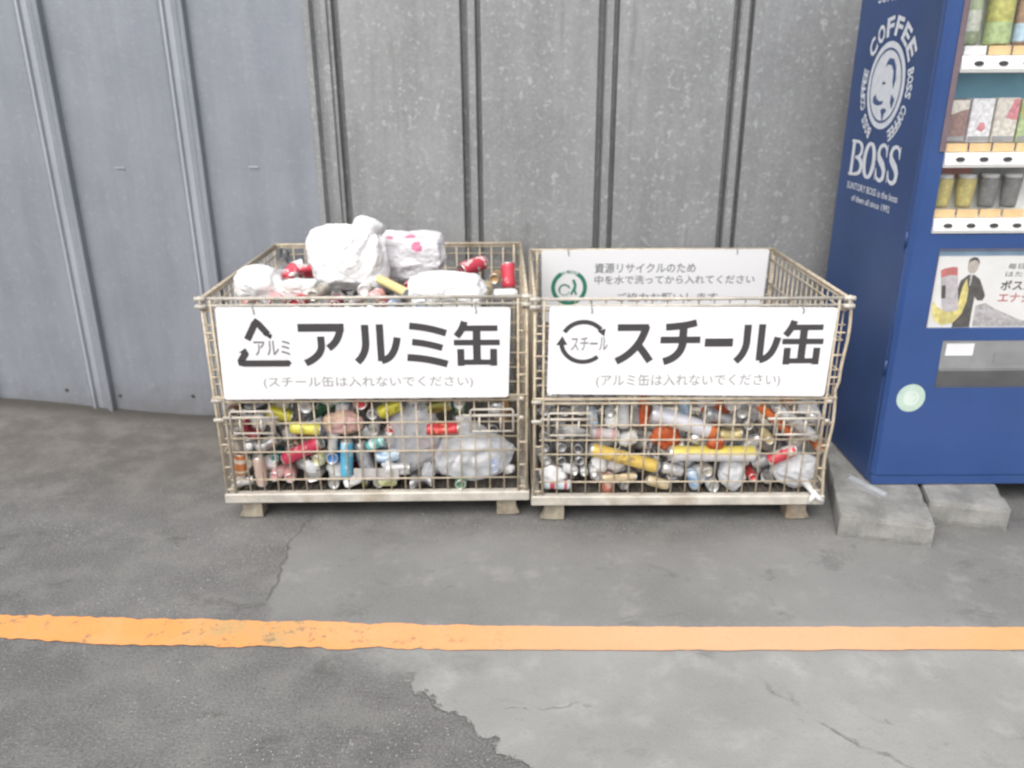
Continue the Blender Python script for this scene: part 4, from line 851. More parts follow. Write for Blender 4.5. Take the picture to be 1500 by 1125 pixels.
CANS = [
('L', 0.028, 0.1044, (-0.9454, 3.079, 0.4544), (0.956, 0.0, -0.294), 'yellow', 'olive yellow can tipped over under the left end of the aluminium sign', 0),
('L', 0.026, 0.1302, (-0.8425, 3.057, 0.3982), (0.997, 0.0, -0.076), 'lemon', 'bright lemon yellow can lying flat in the middle of left cage', 0),
('L', 0.033, 0.12, (-0.8248, 3.1003, 0.505), (0.099, 0.99, 0.099), 'black', 'black can showing its pale round end under the aluminium sign', 0),
('L', 0.03, 0.108, (-0.6905, 3.091, 0.4885), (-0.077, 0.0, -0.997), 'white_blue', 'white and blue can upright just under the sign of left cage', 0),
('L', 0.031, 0.12, (-0.6197, 3.0991, 0.5098), (-0.196, 0.981, 0.0), 'red', 'red can facing out under the centre of aluminium sign', 0),
('L', 0.029, 0.1919, (-0.8675, 3.07, 0.2926), (0.88, -0.104, 0.463), 'crimson', 'long crimson can sloping up to the right in left cage', 0),
('L', 0.029, 0.11, (-0.7424, 3.0936, 0.2584), (0.0, 0.981, -0.196), 'blue', 'deep blue can facing out beside the light blue can', 0),
('L', 0.027, 0.1624, (-0.6847, 3.058, 0.2625), (-0.075, 0.0, -0.997), 'cyan', 'light blue can standing upright in left cage', 0),
('L', 0.028, 0.1008, (-0.7908, 3.0873, 0.2573), (0.287, 0.958, 0.0), 'cream_green', 'pale green can facing out between crimson and blue cans', 0),
('L', 0.024, 0.0973, (-1.1253, 3.055, 0.2405), (-0.091, 0.0, -0.996), 'orange_brown', 'orange brown can upright at the lower left corner of left cage', 0),
('L', 0.025, 0.1324, (-1.047, 3.056, 0.2095), (0.038, 0.0, -0.999), 'tan_pink', 'tan and pink can upright near left cage lower left corner', 0),
('L', 0.025, 0.1, (-0.9773, 3.087, 0.1869), (0.243, 0.97, 0.0), 'pink', 'pale pink can end low in left cage, left of its pink twin', 0),
('L', 0.025, 0.1, (-0.932, 3.0875, 0.1802), (-0.196, 0.981, 0.0), 'pink', 'pale pink can end low in left cage, under the crimson can', 0),
('L', 0.024, 0.1, (-0.8127, 3.087, 0.1909), (0.195, 0.976, 0.098), 'silver', 'bright silver can end low in left cage below the pale green can', 0),
('L', 0.026, 0.1, (-0.7484, 3.0886, 0.154), (-0.1, 0.995, 0.0), 'silver', 'silver can end with dark ring resting on left cage floor', 0),
('L', 0.022, 0.0792, (-0.6639, 3.053, 0.162), (0.902, 0.0, 0.432), 'white', 'crushed white can on left cage floor below the light blue can', 1),
('L', 0.022, 0.0792, (-1.1145, 3.053, 0.1596), (0.978, 0.0, 0.207), 'silver', 'small silver can on left cage floor at the far left corner', 1),
('L', 0.03, 0.108, (-1.0007, 3.061, 0.3363), (0.896, 0.0, 0.444), 'silver', 'crumpled silver can between orange brown can and lemon can', 2),
('L', 0.026, 0.0936, (-1.1339, 3.057, 0.348), (-0.05, 0.0, -0.999), 'beige', 'beige can upright behind the left latch of left cage', 0),
('L', 0.02, 0.1, (-0.9868, 3.117, 0.2576), (0.0, 1.0, 0.0), 'teal', 'dark teal can end beside the tip of crimson can', 0),
('L', 0.03, 0.108, (-0.4921, 3.071, 0.4805), (0.896, 0.0, 0.444), 'yellow', 'yellow can tipped up under the centre right of aluminium sign', 0),
('L', 0.026, 0.1, (-0.5661, 3.0988, 0.4587), (0.0, 1.0, 0.0), 'grey', 'grey can end between red can and yellow can', 0),
('L', 0.025, 0.1, (-0.4885, 3.1064, 0.3819), (0.287, 0.958, 0.0), 'red_white', 'small red and white can end in middle of left cage', 0),
('L', 0.023, 0.1, (-0.565, 3.0958, 0.4013), (0.0, 0.958, 0.287), 'silver', 'silver can end above the turquoise can', 0),
('L', 0.023, 0.0828, (-0.5602, 3.064, 0.3278), (0.902, 0.0, 0.431), 'turquoise', 'turquoise and white can beside the light blue can', 0),
('L', 0.025, 0.1, (-0.3827, 3.1064, 0.465), (0.0, 0.958, 0.287), 'silver', 'silver can top in left cage beneath the sign, left of red can', 0),
('L', 0.028, 0.1008, (-0.2974, 3.079, 0.4836), (0.976, 0.0, 0.218), 'olive', 'dark olive can under the right part of aluminium sign', 0),
('L', 0.025, 0.1339, (-0.2848, 3.056, 0.3939), (0.999, 0.0, 0.039), 'red', 'red can lying flat with gold lettering, right of middle in left cage', 0),
('L', 0.026, 0.1, (-0.2103, 3.1086, 0.5002), (0.1, 0.995, 0.0), 'silver', 'silver can end high in left cage above the clear bag', 0),
('L', 0.035, 0.126, (-0.0451, 3.096, 0.4767), (0.071, -0.0, -0.997), 'amber', 'amber brown can upright in upper right corner of left cage', 0),
('L', 0.026, 0.1, (-0.0801, 3.1488, 0.3679), (0.0, 1.0, 0.0), 'dark_grey', 'dark grey can end behind the right latch of left cage', 0),
('R', 0.022, 0.0792, (0.3229, 3.039, 0.4471), (0.148, 0.0, -0.989), 'blue_pale', 'small pale blue can upright in upper part of right cage', 0),
('R', 0.022, 0.1, (0.3904, 3.0736, 0.4725), (0.0, 1.0, 0.0), 'silver', 'silver can with bright round end near top of right cage', 0),
('R', 0.026, 0.1103, (0.4467, 3.033, 0.4635), (0.092, 0.0, -0.996), 'light_grey', 'light grey can standing upright near the top of right cage', 0),
('R', 0.022, 0.0958, (0.4972, 3.049, 0.4582), (0.076, 0.0, -0.997), 'grey', 'mid grey can upright beside the orange wrapper in right cage', 0),
('R', 0.024, 0.1233, (0.3698, 3.031, 0.3783), (0.992, -0.0, -0.128), 'pink_silver', 'pinkish silver can lying flat above the long yellow can', 0),
('R', 0.034, 0.2813, (0.688, 3.043, 0.4237), (0.946, 0.0, -0.325), 'white_orange', 'long white can with orange base sloping down in right cage', 0),
('R', 0.028, 0.2981, (0.4557, 3.025, 0.2736), (0.959, -0.0, -0.285), 'yellow_long', 'long yellow can sloping down to the right in right cage', 0),
('R', 0.024, 0.0864, (0.6546, 3.021, 0.2219), (0.963, 0.0, -0.268), 'silver', 'silver can continuing the line of the long yellow can', 0),
('R', 0.017, 0.1431, (0.4375, 3.014, 0.1908), (0.999, 0.0, 0.038), 'tan', 'thin tan can lying below the long yellow can', 0),
('R', 0.032, 0.3662, (0.818, 3.029, 0.2882), (1.0, 0.0, -0.014), 'yellow_white', 'long can half yellow half white lying level in right cage', 0),
('R', 0.024, 0.1131, (0.1842, 3.021, 0.1589), (0.999, -0.0, -0.034), 'white_red_blue', 'pale blue can with red bands on the floor at right cage left corner', 0),
('R', 0.024, 0.0864, (0.3949, 3.041, 0.154), (-0.02, 0.0, -1.0), 'coral', 'coral red can base on the floor beneath the thin tan can', 0),
('R', 0.022, 0.0937, (0.5974, 3.019, 0.1634), (0.951, 0.0, -0.308), 'tan', 'short tan can pointing down at the floor of right cage', 0),
('R', 0.016, 0.1, (0.2548, 3.0518, 0.2198), (0.0, 1.0, 0.0), 'white', 'first small white can end from left in row over the pale blue can', 0),
('R', 0.016, 0.1, (0.294, 3.0518, 0.2134), (0.0, 1.0, 0.0), 'white', 'middle small white can end of three in right cage lower left', 0),
('R', 0.016, 0.1, (0.3332, 3.0518, 0.2131), (0.0, 1.0, 0.0), 'white', 'last small white can end before the thin tan can', 0),
('R', 0.026, 0.0936, (0.7067, 3.093, 0.4479), (0.068, 0.0, -0.998), 'blue_pale', 'crumpled blue and white can above the long white can', 1),
('R', 0.017, 0.1, (0.8721, 3.0721, 0.4939), (0.0, 1.0, 0.0), 'white', 'small white can end beside the orange wrapper high in right cage', 0),
('R', 0.027, 0.1, (0.9417, 3.083, 0.4646), (0.287, 0.958, 0.0), 'silver', 'grey silver can end high in right cage, right of centre', 1),
('R', 0.024, 0.0916, (0.8892, 3.051, 0.3664), (0.996, 0.0, 0.094), 'gold', 'gold can lying flat right of the long white can', 0),
('R', 0.022, 0.1, (0.9539, 3.0736, 0.4127), (0.0, 1.0, 0.0), 'dark_grey', 'dark can end between gold can and orange strip', 0),
('R', 0.018, 0.2225, (1.0533, 3.025, 0.442), (0.736, 0.09, -0.671), 'orange', 'long thin orange can sloping down to the right in right cage', 0),
('R', 0.021, 0.2357, (1.1377, 3.018, 0.4314), (0.792, 0.0, -0.611), 'white_grey', 'long whitish can sloping down beside the thin orange can', 0),
('R', 0.022, 0.1, (1.2502, 3.0536, 0.3205), (0.0, 1.0, 0.0), 'orange', 'orange can end at the right edge of right cage', 0),
('R', 0.021, 0.1, (1.0392, 3.0533, 0.3551), (0.0, 1.0, 0.0), 'gold', 'pale gold round can end above the red and white can', 0),
('R', 0.025, 0.1249, (1.0995, 3.022, 0.2836), (0.887, 0.0, 0.462), 'red_white', 'red and white can sloping up to the right in right cage', 0),
('R', 0.024, 0.1, (1.1045, 3.0742, 0.5181), (0.0, 1.0, 0.0), 'orange', 'orange can end directly under the sign of right cage', 0),
('R', 0.024, 0.0864, (0.7471, 3.031, 0.1739), (0.302, 0.0, -0.953), 'blue_pale', 'pale blue can upright on floor of right cage, below centre', 0),
('R', 0.024, 0.1, (0.7999, 3.0542, 0.2154), (0.0, 1.0, 0.0), 'beige', 'beige crushed can end below the half yellow can', 1),
('R', 0.02, 0.1, (0.9963, 3.083, 0.1747), (0.0, 1.0, 0.0), 'red', 'small red can end low in right cage between two clear bags', 0),
('R', 0.024, 0.1, (0.1407, 3.0573, 0.4888), (0.27, 0.963, 0.0), 'silver', 'silver can end in the dense dull cluster at the left of the right cage', 1),
('R', 0.024, 0.1, (0.2026, 3.0686, 0.4818), (-0.138, 0.988, 0.069), 'grey', 'mid grey can end in the dense dull cluster at the left of the right cage', 1),
('R', 0.023, 0.1, (0.2884, 3.067, 0.4839), (0.27, 0.963, 0.0), 'silver', 'silver can end in the dense dull cluster at the left of the right cage', 1),
('R', 0.026, 0.1, (0.1938, 3.0628, 0.3954), (-0.067, 0.961, 0.269), 'silver', 'silver can end in the dense dull cluster at the left of the right cage', 1),
('R', 0.024, 0.1, (0.1909, 3.0681, 0.3224), (-0.206, 0.979, 0.0), 'grey', 'mid grey can end in the dense dull cluster at the left of the right cage', 1),
('R', 0.024, 0.1, (0.2781, 3.068, 0.3194), (0.205, 0.976, 0.068), 'dark_grey', 'dark grey can end in the dense dull cluster at the left of the right cage', 1),
('R', 0.023, 0.1, (0.1268, 3.0569, 0.2698), (-0.269, 0.961, 0.067), 'silver', 'silver can end in the dense dull cluster at the left of the right cage', 1),
('R', 0.022, 0.1, (0.2668, 3.0624, 0.2668), (-0.205, 0.976, 0.068), 'dark_grey', 'dark grey can end in the dense dull cluster at the left of the right cage', 0),
('R', 0.024, 0.1, (0.1416, 3.0572, 0.3792), (0.269, 0.961, 0.067), 'grey', 'mid grey can end in the dense dull cluster at the left of the right cage', 1),
('R', 0.02, 0.1, (0.1382, 3.0607, 0.3093), (0.134, 0.954, -0.267), 'grey', 'mid grey can end in the dense dull cluster at the left of the right cage', 1),
('R', 0.022, 0.1, (0.1919, 3.0674, 0.2648), (-0.205, 0.976, 0.068), 'dark_grey', 'dark grey can end in the dense dull cluster at the left of the right cage', 1),
('L', 0.024, 0.1018, (-0.9895, 3.41, 0.9535), (0.088, 0.982, -0.167), 'white', 'small white can end behind the small white bag on left heap', 0),
('L', 0.033, 0.1122, (-0.9535, 3.435, 0.9535), (0.73, 0.664, 0.161), 'red_top', 'crushed red can left of the big knotted bag on left heap', 2),
('L', 0.031, 0.1093, (-0.8825, 3.535, 0.9425), (0.961, 0.274, -0.046), 'red_top', 'red can lying behind the crushed red can on left heap', 1),
('L', 0.033, 0.1122, (-0.9315, 3.15, 0.905), (-0.261, 0.965, 0.0), 'pink', 'pink can end at the front rim under the folded paper', 0),
('L', 0.03, 0.102, (-0.8425, 3.15, 0.9025), (0.148, 0.988, -0.049), 'red_white', 'pink and white can end at the front rim right of the pink one', 0),
('L', 0.026, 0.1227, (-0.7775, 3.22, 0.9275), (0.204, 0.978, 0.041), 'beige', 'greyish white can below the left side of the big knotted bag', 0),
('L', 0.026, 0.1002, (-0.6965, 3.15, 0.9), (-0.07, 0.998, 0.0), 'red_dark', 'dark red can end at the front rim below the big knotted bag', 0),
('L', 0.024, 0.0986, (-0.62, 3.145, 0.9025), (0.406, 0.913, -0.051), 'silver', 'silver can end at the front rim below the big knotted bag', 1),
('L', 0.027, 0.0918, (-0.597, 3.245, 0.93), (-0.066, 0.992, -0.11), 'white', 'white can end on the left heap beside the thin yellow can', 0),
('L', 0.03, 0.102, (-0.541, 3.155, 0.9175), (0.237, 0.97, 0.054), 'pink', 'pink can end at the front rim under the thin yellow can', 0),
('L', 0.023, 0.0903, (-0.5025, 3.135, 0.8975), (-0.055, 0.997, -0.055), 'red_dark', 'dark red can end at the front rim right of the pink one', 0),
('L', 0.019, 0.2201, (-0.477, 3.215, 0.951), (0.627, -0.773, -0.1), 'lemon2', 'thin pale yellow can pointing at the front rim of left heap', 0),
('L', 0.034, 0.1415, (-0.1765, 3.6525, 0.935), (0.728, 0.671, 0.141), 'red_top', 'red can lying on the far right of the left heap', 0),
('L', 0.026, 0.1011, (-0.067, 3.49, 0.9225), (0.138, 0.989, -0.049), 'amber', 'amber can end between two red cans on the left heap', 0),
('L', 0.025, 0.0953, (-0.103, 3.2825, 0.9225), (0.063, 0.997, -0.052), 'gold', 'gold can end right of the wide flat white bag', 0),
('L', 0.032, 0.1094, (-0.011, 3.385, 0.9525), (-0.055, 0.274, 0.96), 'red_top', 'red can standing upright in the right rear corner of the left heap', 0),
('L', 0.024, 0.0983, (-0.0275, 3.2025, 0.9165), (0.967, 0.254, -0.031), 'white', 'white can lying at the right end of the front rim', 0),
('L', 0.022, 0.0914, (-0.4175, 3.305, 0.9325), (0.164, 0.985, -0.055), 'red_top', 'red can end left of the wide flat white bag', 0),
('L', 0.026, 0.1051, (-0.351, 3.1375, 0.8975), (0.019, 0.999, -0.048), 'blue_pale', 'pale blue can end at the front rim below the wide flat bag', 0),
('L', 0.022, 0.1056, (-0.465, 3.1375, 0.8975), (0.095, 0.994, -0.047), 'blue_pale', 'pale blue can end at the front rim beside the dark red can', 0),
('L', 0.026, 0.0884, (-0.1075, 3.1575, 0.64), (0.174, 0.985, 0.0), 'white', 'white can inside the left cage behind the right end of the sign', 0),
('L', 0.022, 0.1, (-0.076, 3.09, 0.222), (0, 1, 0.1), 'blue', 'blue can end inside the clear bag of the left cage', 0),
('L', 0.026, 0.11, (-0.12, 3.1, 0.235), (0.9, 0.3, 0.2), 'white', 'white can lying inside the clear bag of left cage, beside blue one', 0),
('L', 0.026, 0.11, (-0.215, 3.1, 0.235), (0.6, 0.3, 0.7), 'silver', 'silver can leaning inside the clear bag of the left cage', 0),
('L', 0.024, 0.11, (-0.17, 3.1, 0.3), (0.95, 0.2, -0.1), 'white', 'white can lying high inside the clear bag of the left cage', 0),
('L', 0.027, 0.1, (-0.515, 3.072, 0.268), (0.95, 0, 0.15), 'blue_pale', 'pale blue can lying left of the greyish clear bag', 0),
('L', 0.02, 0.08, (-0.525, 3.055, 0.155), (0.9, 0.2, -0.1), 'cream_green', 'pale green crushed can on the floor below the grey card', 1)]
FILL = [(0,330,140,-1043,3116,199,-33,0,94,1),
(0,330,140,-897,3183,202,17,-96,21,1),
(0,265,104,-792,3190,215,0,-42,91,1),
(0,330,140,-547,3105,155,3,-100,0,1),
(0,265,133,-784,3057,552,-96,0,27,1),
(0,330,140,-852,3178,155,-6,-100,0,1),
(0,330,140,-1117,3186,237,0,-72,69,1),
(0,330,122,-1088,3227,290,-100,0,0,1),
(0,265,133,-650,3101,149,99,-16,0,1),
(0,265,133,-748,3233,148,100,0,0,1),
(0,265,104,-216,3083,149,0,100,0,1),
(0,265,104,-554,3059,576,-54,-5,-84,1),
(0,265,104,-997,3229,239,1,3,100,1),
(0,330,140,-1017,3154,345,25,0,-97,1),
(0,330,140,-615,3081,252,31,-28,-91,1),
(0,265,104,-388,3058,148,-100,1,0,1),
(0,330,122,-511,3227,155,-100,0,0,0),
(0,330,122,-839,3227,268,99,0,16,0),
(0,330,122,-928,3063,513,-96,0,29,1),
(0,265,104,-1034,3177,197,-93,36,4,1),
(0,330,122,-1117,3196,358,0,61,80,1),
(0,330,122,-672,3148,192,87,-44,23,1),
(0,330,140,-300,3227,195,71,0,71,0),
(0,330,140,-371,3156,179,22,-89,-39,1),
(0,330,122,-1063,3173,461,96,28,-6,1),
(0,330,122,-965,3227,325,100,0,-1,1),
(0,330,122,-933,3195,257,-3,99,-10,1),
(0,265,104,-850,3156,256,-58,39,72,1),
(0,330,122,-1094,3128,372,12,-56,-82,1),
(0,265,104,-746,3233,228,4,0,-100,0),
(0,265,104,-1071,3057,403,-78,0,62,1),
(0,330,122,-832,3168,334,-57,10,82,1),
(0,265,104,-880,3104,543,8,-74,67,0),
(0,265,104,-688,3114,276,26,1,-97,1),
(0,265,104,-1124,3089,495,0,88,47,1),
(0,330,140,-474,3148,468,68,-23,69,1),
(0,330,122,-1053,3111,485,-59,-35,-73,1),
(0,330,140,-1051,3064,565,91,0,40,1),
(0,265,104,-875,3231,349,-17,5,98,1),
(0,330,140,-688,3204,287,42,36,84,1),
(0,330,122,-1081,3063,624,-92,0,-40,0),
(0,330,122,-784,3128,357,51,-18,-84,1),
(0,265,104,-875,3118,324,-70,25,-66,1),
(0,330,122,-498,3144,219,1,-100,1,1),
(0,330,140,-554,3601,852,100,-6,-1,1),
(0,330,140,-767,3170,459,83,-36,43,1),
(0,330,122,-984,3227,402,97,0,23,1),
(0,265,133,-1124,3057,719,0,0,100,1),
(0,265,104,-733,3068,348,-14,-19,-97,1),
(0,330,122,-798,3692,842,98,-6,19,1),
(0,330,122,-558,3180,504,25,64,-73,0),
(0,265,133,-564,3179,233,65,0,76,1),
(0,330,122,-335,3126,285,-72,64,27,1),
(0,265,104,-752,3231,440,-67,6,-74,1),
(0,265,104,-1123,3675,882,0,-41,91,1),
(0,265,104,-631,3233,173,83,0,-55,0),
(0,265,133,-606,3201,453,21,17,-96,1),
(0,330,140,-420,3474,817,71,64,28,1),
(0,265,104,-1119,3483,801,-7,80,60,0),
(0,330,140,-886,3581,792,-93,-33,14,0),
(0,265,133,-509,3406,786,-89,44,-8,0),
(0,265,104,-286,3057,552,-99,0,14,1),
(0,330,122,-298,3171,252,85,-30,43,1),
(0,330,122,-1017,3609,832,-92,19,-36,0),
(0,330,122,-448,3606,815,33,47,82,0),
(0,330,122,-644,3523,785,97,0,-25,0),
(0,330,122,-690,3164,368,-85,-25,-46,1),
(0,265,133,-1083,3774,880,30,94,16,1),
(0,265,104,-1095,3326,780,-100,-8,0,0),
(0,330,140,-989,3470,771,57,51,-65,0),
(0,265,104,-446,3233,309,86,0,-51,1),
(0,265,104,-777,3404,746,42,81,41,0),
(0,265,104,-588,3234,332,59,0,-81,1),
(0,265,104,-602,3174,276,-37,88,29,1),
(0,265,104,-1123,3386,807,0,24,97,1),
(0,265,104,-531,3233,236,86,0,-51,1),
(0,265,104,-761,3567,806,74,-33,-58,1),
(0,330,140,-969,3783,866,-73,57,-38,0),
(0,265,104,-1030,3390,776,98,18,-11,0),
(0,330,122,-957,3875,857,76,-10,64,1),
(0,330,122,-1068,3255,843,13,-96,24,1),
(0,330,122,-503,3503,818,30,91,-28,1),
(0,265,133,-830,3489,749,90,-24,-36,0),
(0,330,140,-223,3227,320,0,0,100,1),
(0,265,104,-441,3148,304,78,62,7,1),
(0,265,133,-802,3414,806,-71,-53,-47,1),
(0,265,133,-938,3458,800,-36,-89,29,1),
(0,330,122,-274,3815,811,64,15,-75,1),
(0,265,104,-707,3423,752,0,0,-100,0),
(0,265,104,-501,3233,371,-51,0,-86,1),
(0,330,122,-623,3464,810,-78,-40,-48,0),
(0,265,104,-645,3367,775,-76,61,-22,0),
(0,265,133,-423,3170,359,96,-29,0,1),
(0,265,104,-994,3320,763,-75,-12,-65,0),
(0,330,122,-1042,3403,835,76,-65,6,1),
(0,265,133,-647,3580,805,-94,-2,33,1),
(0,265,104,-477,3056,214,100,0,0,1),
(0,330,122,-762,3496,786,-77,63,-1,0),
(0,330,122,-901,3395,798,44,90,0,0),
(0,265,104,-902,3639,806,-43,-52,73,0),
(0,330,122,-351,3193,505,25,-19,95,1),
(0,330,122,-315,3116,562,-61,10,-78,1),
(0,330,122,-1001,3239,806,-2,-97,22,0),
(0,265,104,-655,3154,285,25,2,-97,1),
(0,265,104,-493,3233,275,-86,0,51,0),
(0,265,104,-422,3105,545,-62,21,76,1),
(0,265,104,-236,3201,148,41,91,0,1),
(0,265,104,-685,3234,389,89,0,-45,1),
(0,265,104,-300,3178,338,-92,-26,28,0),
(0,330,122,-848,3498,827,40,-89,22,1),
(0,265,104,-666,3180,476,18,-10,-98,1),
(0,265,104,-473,3182,277,74,-5,-68,1),
(0,265,104,-584,3180,330,76,0,-65,1),
(0,330,122,-325,3227,312,86,0,-51,1),
(0,330,122,-223,3226,452,0,0,-100,1),
(0,265,104,-670,3233,468,-51,0,86,0),
(0,330,140,-569,3122,335,83,2,-55,1),
(0,265,133,-386,3233,381,51,0,86,1),
(0,330,122,-629,3475,733,96,-28,0,0),
(0,330,122,-996,3209,155,95,-32,0,1),
(0,265,133,-240,3669,727,38,92,0,0),
(0,265,104,-249,3781,727,86,51,0,0),
(0,330,140,-1117,3551,733,0,100,0,0),
(0,330,122,-1023,3527,766,-54,-51,-67,0),
(0,330,140,-842,3691,760,70,-58,43,0),
(0,330,122,-956,3159,396,1,-45,89,1),
(0,330,122,-499,3699,760,-86,-9,-51,0),
(0,330,122,-301,3117,357,-73,-2,68,1),
(0,330,122,-347,3962,767,68,3,73,0),
(0,265,104,-1068,3575,767,32,85,-42,0),
(0,330,122,-911,3721,800,53,53,66,1),
(0,265,133,-1109,3875,850,23,93,-29,1),
(0,330,122,-715,3703,785,-76,-64,0,1),
(0,330,122,-863,3794,785,-65,76,0,1),
(0,265,133,-840,3233,428,-43,0,90,1),
(0,330,140,-571,3728,797,-92,0,-40,0),
(0,265,104,-440,3147,198,-5,100,-2,1),
(0,330,140,-318,3862,792,-87,-47,13,0),
(0,330,122,-362,3063,211,100,0,3,1),
(0,265,133,-402,3233,235,-81,0,-58,1),
(0,330,122,-223,3892,733,0,100,0,0),
(0,330,122,-1082,3982,867,-96,-10,-24,1),
(0,265,104,-616,3409,758,-27,7,-96,0),
(0,265,104,-978,3681,809,-72,60,-36,0),
(0,265,104,-976,3975,832,-77,62,-17,0),
(0,265,133,-552,3555,789,0,-100,-8,0),
(0,265,104,-539,3668,810,81,-3,58,0),
(0,330,140,-267,3139,202,96,12,27,1),
(0,330,140,-751,3750,817,-71,-38,-59,1),
(0,330,122,-589,3849,811,23,30,93,1),
(0,265,104,-732,3920,797,-84,-14,-52,0),
(0,265,104,-481,3056,549,90,0,44,1),
(0,330,122,-301,3427,785,60,80,-1,0),
(0,265,104,-422,3196,148,-1,-100,0,1),
(0,330,122,-536,3889,795,-33,92,20,0),
(0,265,104,-782,3606,773,-22,-64,-73,0),
(0,330,122,-1117,3609,884,0,41,-91,1),
(0,330,122,-1117,3944,918,0,-97,-25,1),
(0,330,140,-475,3447,733,98,-18,0,0),
(0,330,140,-666,3657,809,-68,-58,-44,0),
(0,265,104,-513,3814,843,64,76,-7,1),
(0,265,133,-1053,3877,843,18,97,15,0),
(0,330,122,-346,3477,782,-59,-80,7,0),
(0,265,104,-1091,4033,833,-100,1,0,0),
(0,330,122,-286,3748,787,-89,34,30,0),
(0,330,140,-410,3933,791,40,-91,14,0),
(0,330,140,-739,3921,862,-55,81,-20,0),
(0,330,122,-704,4027,820,-97,0,25,0),
(0,330,140,-854,3788,852,-86,51,-3,0),
(0,330,140,-473,3779,785,99,-16,0,0),
(0,330,140,-466,3890,793,-34,94,9,0),
(0,265,133,-978,3742,825,-63,64,-45,1),
(1,265,104,137,3166,482,0,62,-78,1),
(1,330,122,475,3139,155,-42,91,0,1),
(1,265,104,729,3151,148,55,84,0,1),
(1,265,104,854,3183,148,100,0,0,1),
(1,265,104,1071,3154,148,81,59,0,1),
(1,265,133,183,3107,179,-63,58,52,1),
(1,265,104,345,3156,471,2,-69,72,1),
(1,330,140,591,3121,155,-11,-99,0,1),
(1,265,104,653,3143,149,-11,-99,0,1),
(1,330,140,743,3090,200,-39,0,92,1),
(1,265,104,942,3162,282,-66,47,-59,1),
(1,330,122,144,3283,483,0,-100,0,1),
(1,265,104,213,3147,148,78,-62,0,1),
(1,265,133,432,3082,148,-56,83,0,1),
(1,330,122,683,3135,200,38,92,-11,1),
(1,265,104,1032,3184,174,-81,0,-58,1),
(1,265,104,1195,3184,174,0,0,100,1),
(1,265,104,181,3609,476,-96,-29,0,1),
(1,265,104,223,3479,476,18,-98,0,0),
(1,265,104,136,3100,149,0,100,0,1),
(1,330,122,436,3103,206,32,-95,4,1),
(1,330,122,944,3145,155,1,-100,0,1),
(1,330,122,198,3033,540,-99,0,13,1),
(1,265,104,534,3151,171,-17,86,-48,1),
(1,265,133,484,3081,254,76,-3,-65,1),
(1,265,104,827,3054,148,0,-100,0,1),
(1,330,140,1093,3096,155,-81,-59,0,1),
(1,265,104,137,3121,556,0,95,32,1),
(1,265,133,353,3172,148,99,11,0,1),
(1,330,140,807,3177,207,100,0,0,1),
(1,330,122,1191,3101,330,-28,-37,-89,1),
(1,265,133,221,3184,238,-74,0,-68,1),
(1,265,104,373,3089,520,90,24,36,1),
(1,330,140,287,3147,227,57,-48,67,1),
(1,265,133,659,3183,240,84,0,54,0),
(1,265,104,914,3153,206,19,-98,8,1),
(1,265,104,389,3183,227,0,0,-100,1),
(1,265,104,969,3150,216,18,-98,8,1),
(1,265,133,843,3265,476,-2,-100,0,1),
(1,330,122,177,3660,511,-73,40,-56,1),
(1,265,104,336,3183,227,0,0,100,1),
(1,330,140,822,3141,263,-97,-22,-11,0),
(1,265,104,910,3032,529,94,-11,-32,1),
(1,265,104,1209,3051,432,-9,56,-83,1),
(1,330,122,162,3450,483,-19,98,0,1),
(1,265,133,381,3097,304,-82,-40,-41,1),
(1,265,133,351,3176,306,-100,5,0,1),
(1,330,122,478,3177,243,-61,0,79,1),
(1,330,122,832,3033,446,95,0,-33,1),
(1,265,104,233,3123,319,16,-33,93,1),
(1,330,122,173,3177,288,-61,0,-79,1),
(1,265,133,391,3085,246,-24,-92,-31,1),
(1,265,104,586,3113,227,26,-93,-28,1),
(1,330,122,751,3254,483,67,-75,0,1),
(1,330,122,1101,3177,237,77,0,-64,1),
(1,330,122,367,3303,483,45,89,0,0),
(1,330,122,553,3145,310,-75,65,-11,1),
(1,330,122,665,3102,278,-87,11,-47,1),
(1,265,104,772,3183,288,93,0,38,1),
(1,330,122,912,3163,491,0,-59,81,0),
(1,330,122,195,3170,497,0,-59,81,0),
(1,265,133,515,3097,306,-69,67,-27,1),
(1,330,122,816,3093,309,100,2,-6,1),
(1,330,122,1118,3156,322,-32,38,87,1),
(1,330,140,250,3374,508,19,90,39,0),
(1,265,133,249,3239,476,-56,83,0,0),
(1,330,122,581,3177,361,91,0,-42,1),
(1,265,133,976,3089,290,74,0,68,1),
(1,265,104,972,3248,476,-71,71,0,0),
(1,330,122,1207,3177,288,0,0,100,1),
(1,265,104,547,3104,264,-64,74,-22,1),
(1,265,133,683,3155,309,87,-12,47,1),
(1,265,133,1075,3118,220,-93,0,-35,1),
(1,265,133,249,3093,543,-99,0,14,1),
(1,265,133,1026,3154,291,68,-51,53,1),
(1,265,133,182,3553,476,-96,-29,0,1),
(1,265,104,259,3689,476,-100,-10,0,0),
(1,330,122,203,3828,483,0,-100,0,1),
(1,330,122,322,3857,483,-100,0,0,0)]
def seg_close(a, b, c_, r):
    ab = b - a; t = max(0, min(1, (c_ - a).dot(ab) / ab.dot(ab))); return (a + ab * t - c_).length < r
for (bx, r, L, c_, d, key, label, crush) in CANS:
    grp = 'cans in the left cage' if bx == 'L' else 'cans in the right cage'
    sp = None
    if key == 'yellow_white': sp = 0.0
    if crush == 0 and L < .15 and abs(d[1]) < .8 and random.random() < .45: crush = 1
    can(r, L, c_, d, key, label, grp, crush, flip=(key in ('black', 'silver', 'pink') and abs(d[1]) > .8 and random.random() < .6), spin=sp)
    MAN.append((Vector(c_) - Vector(d) * L * .5, Vector(c_) + Vector(d) * L * .5, r))
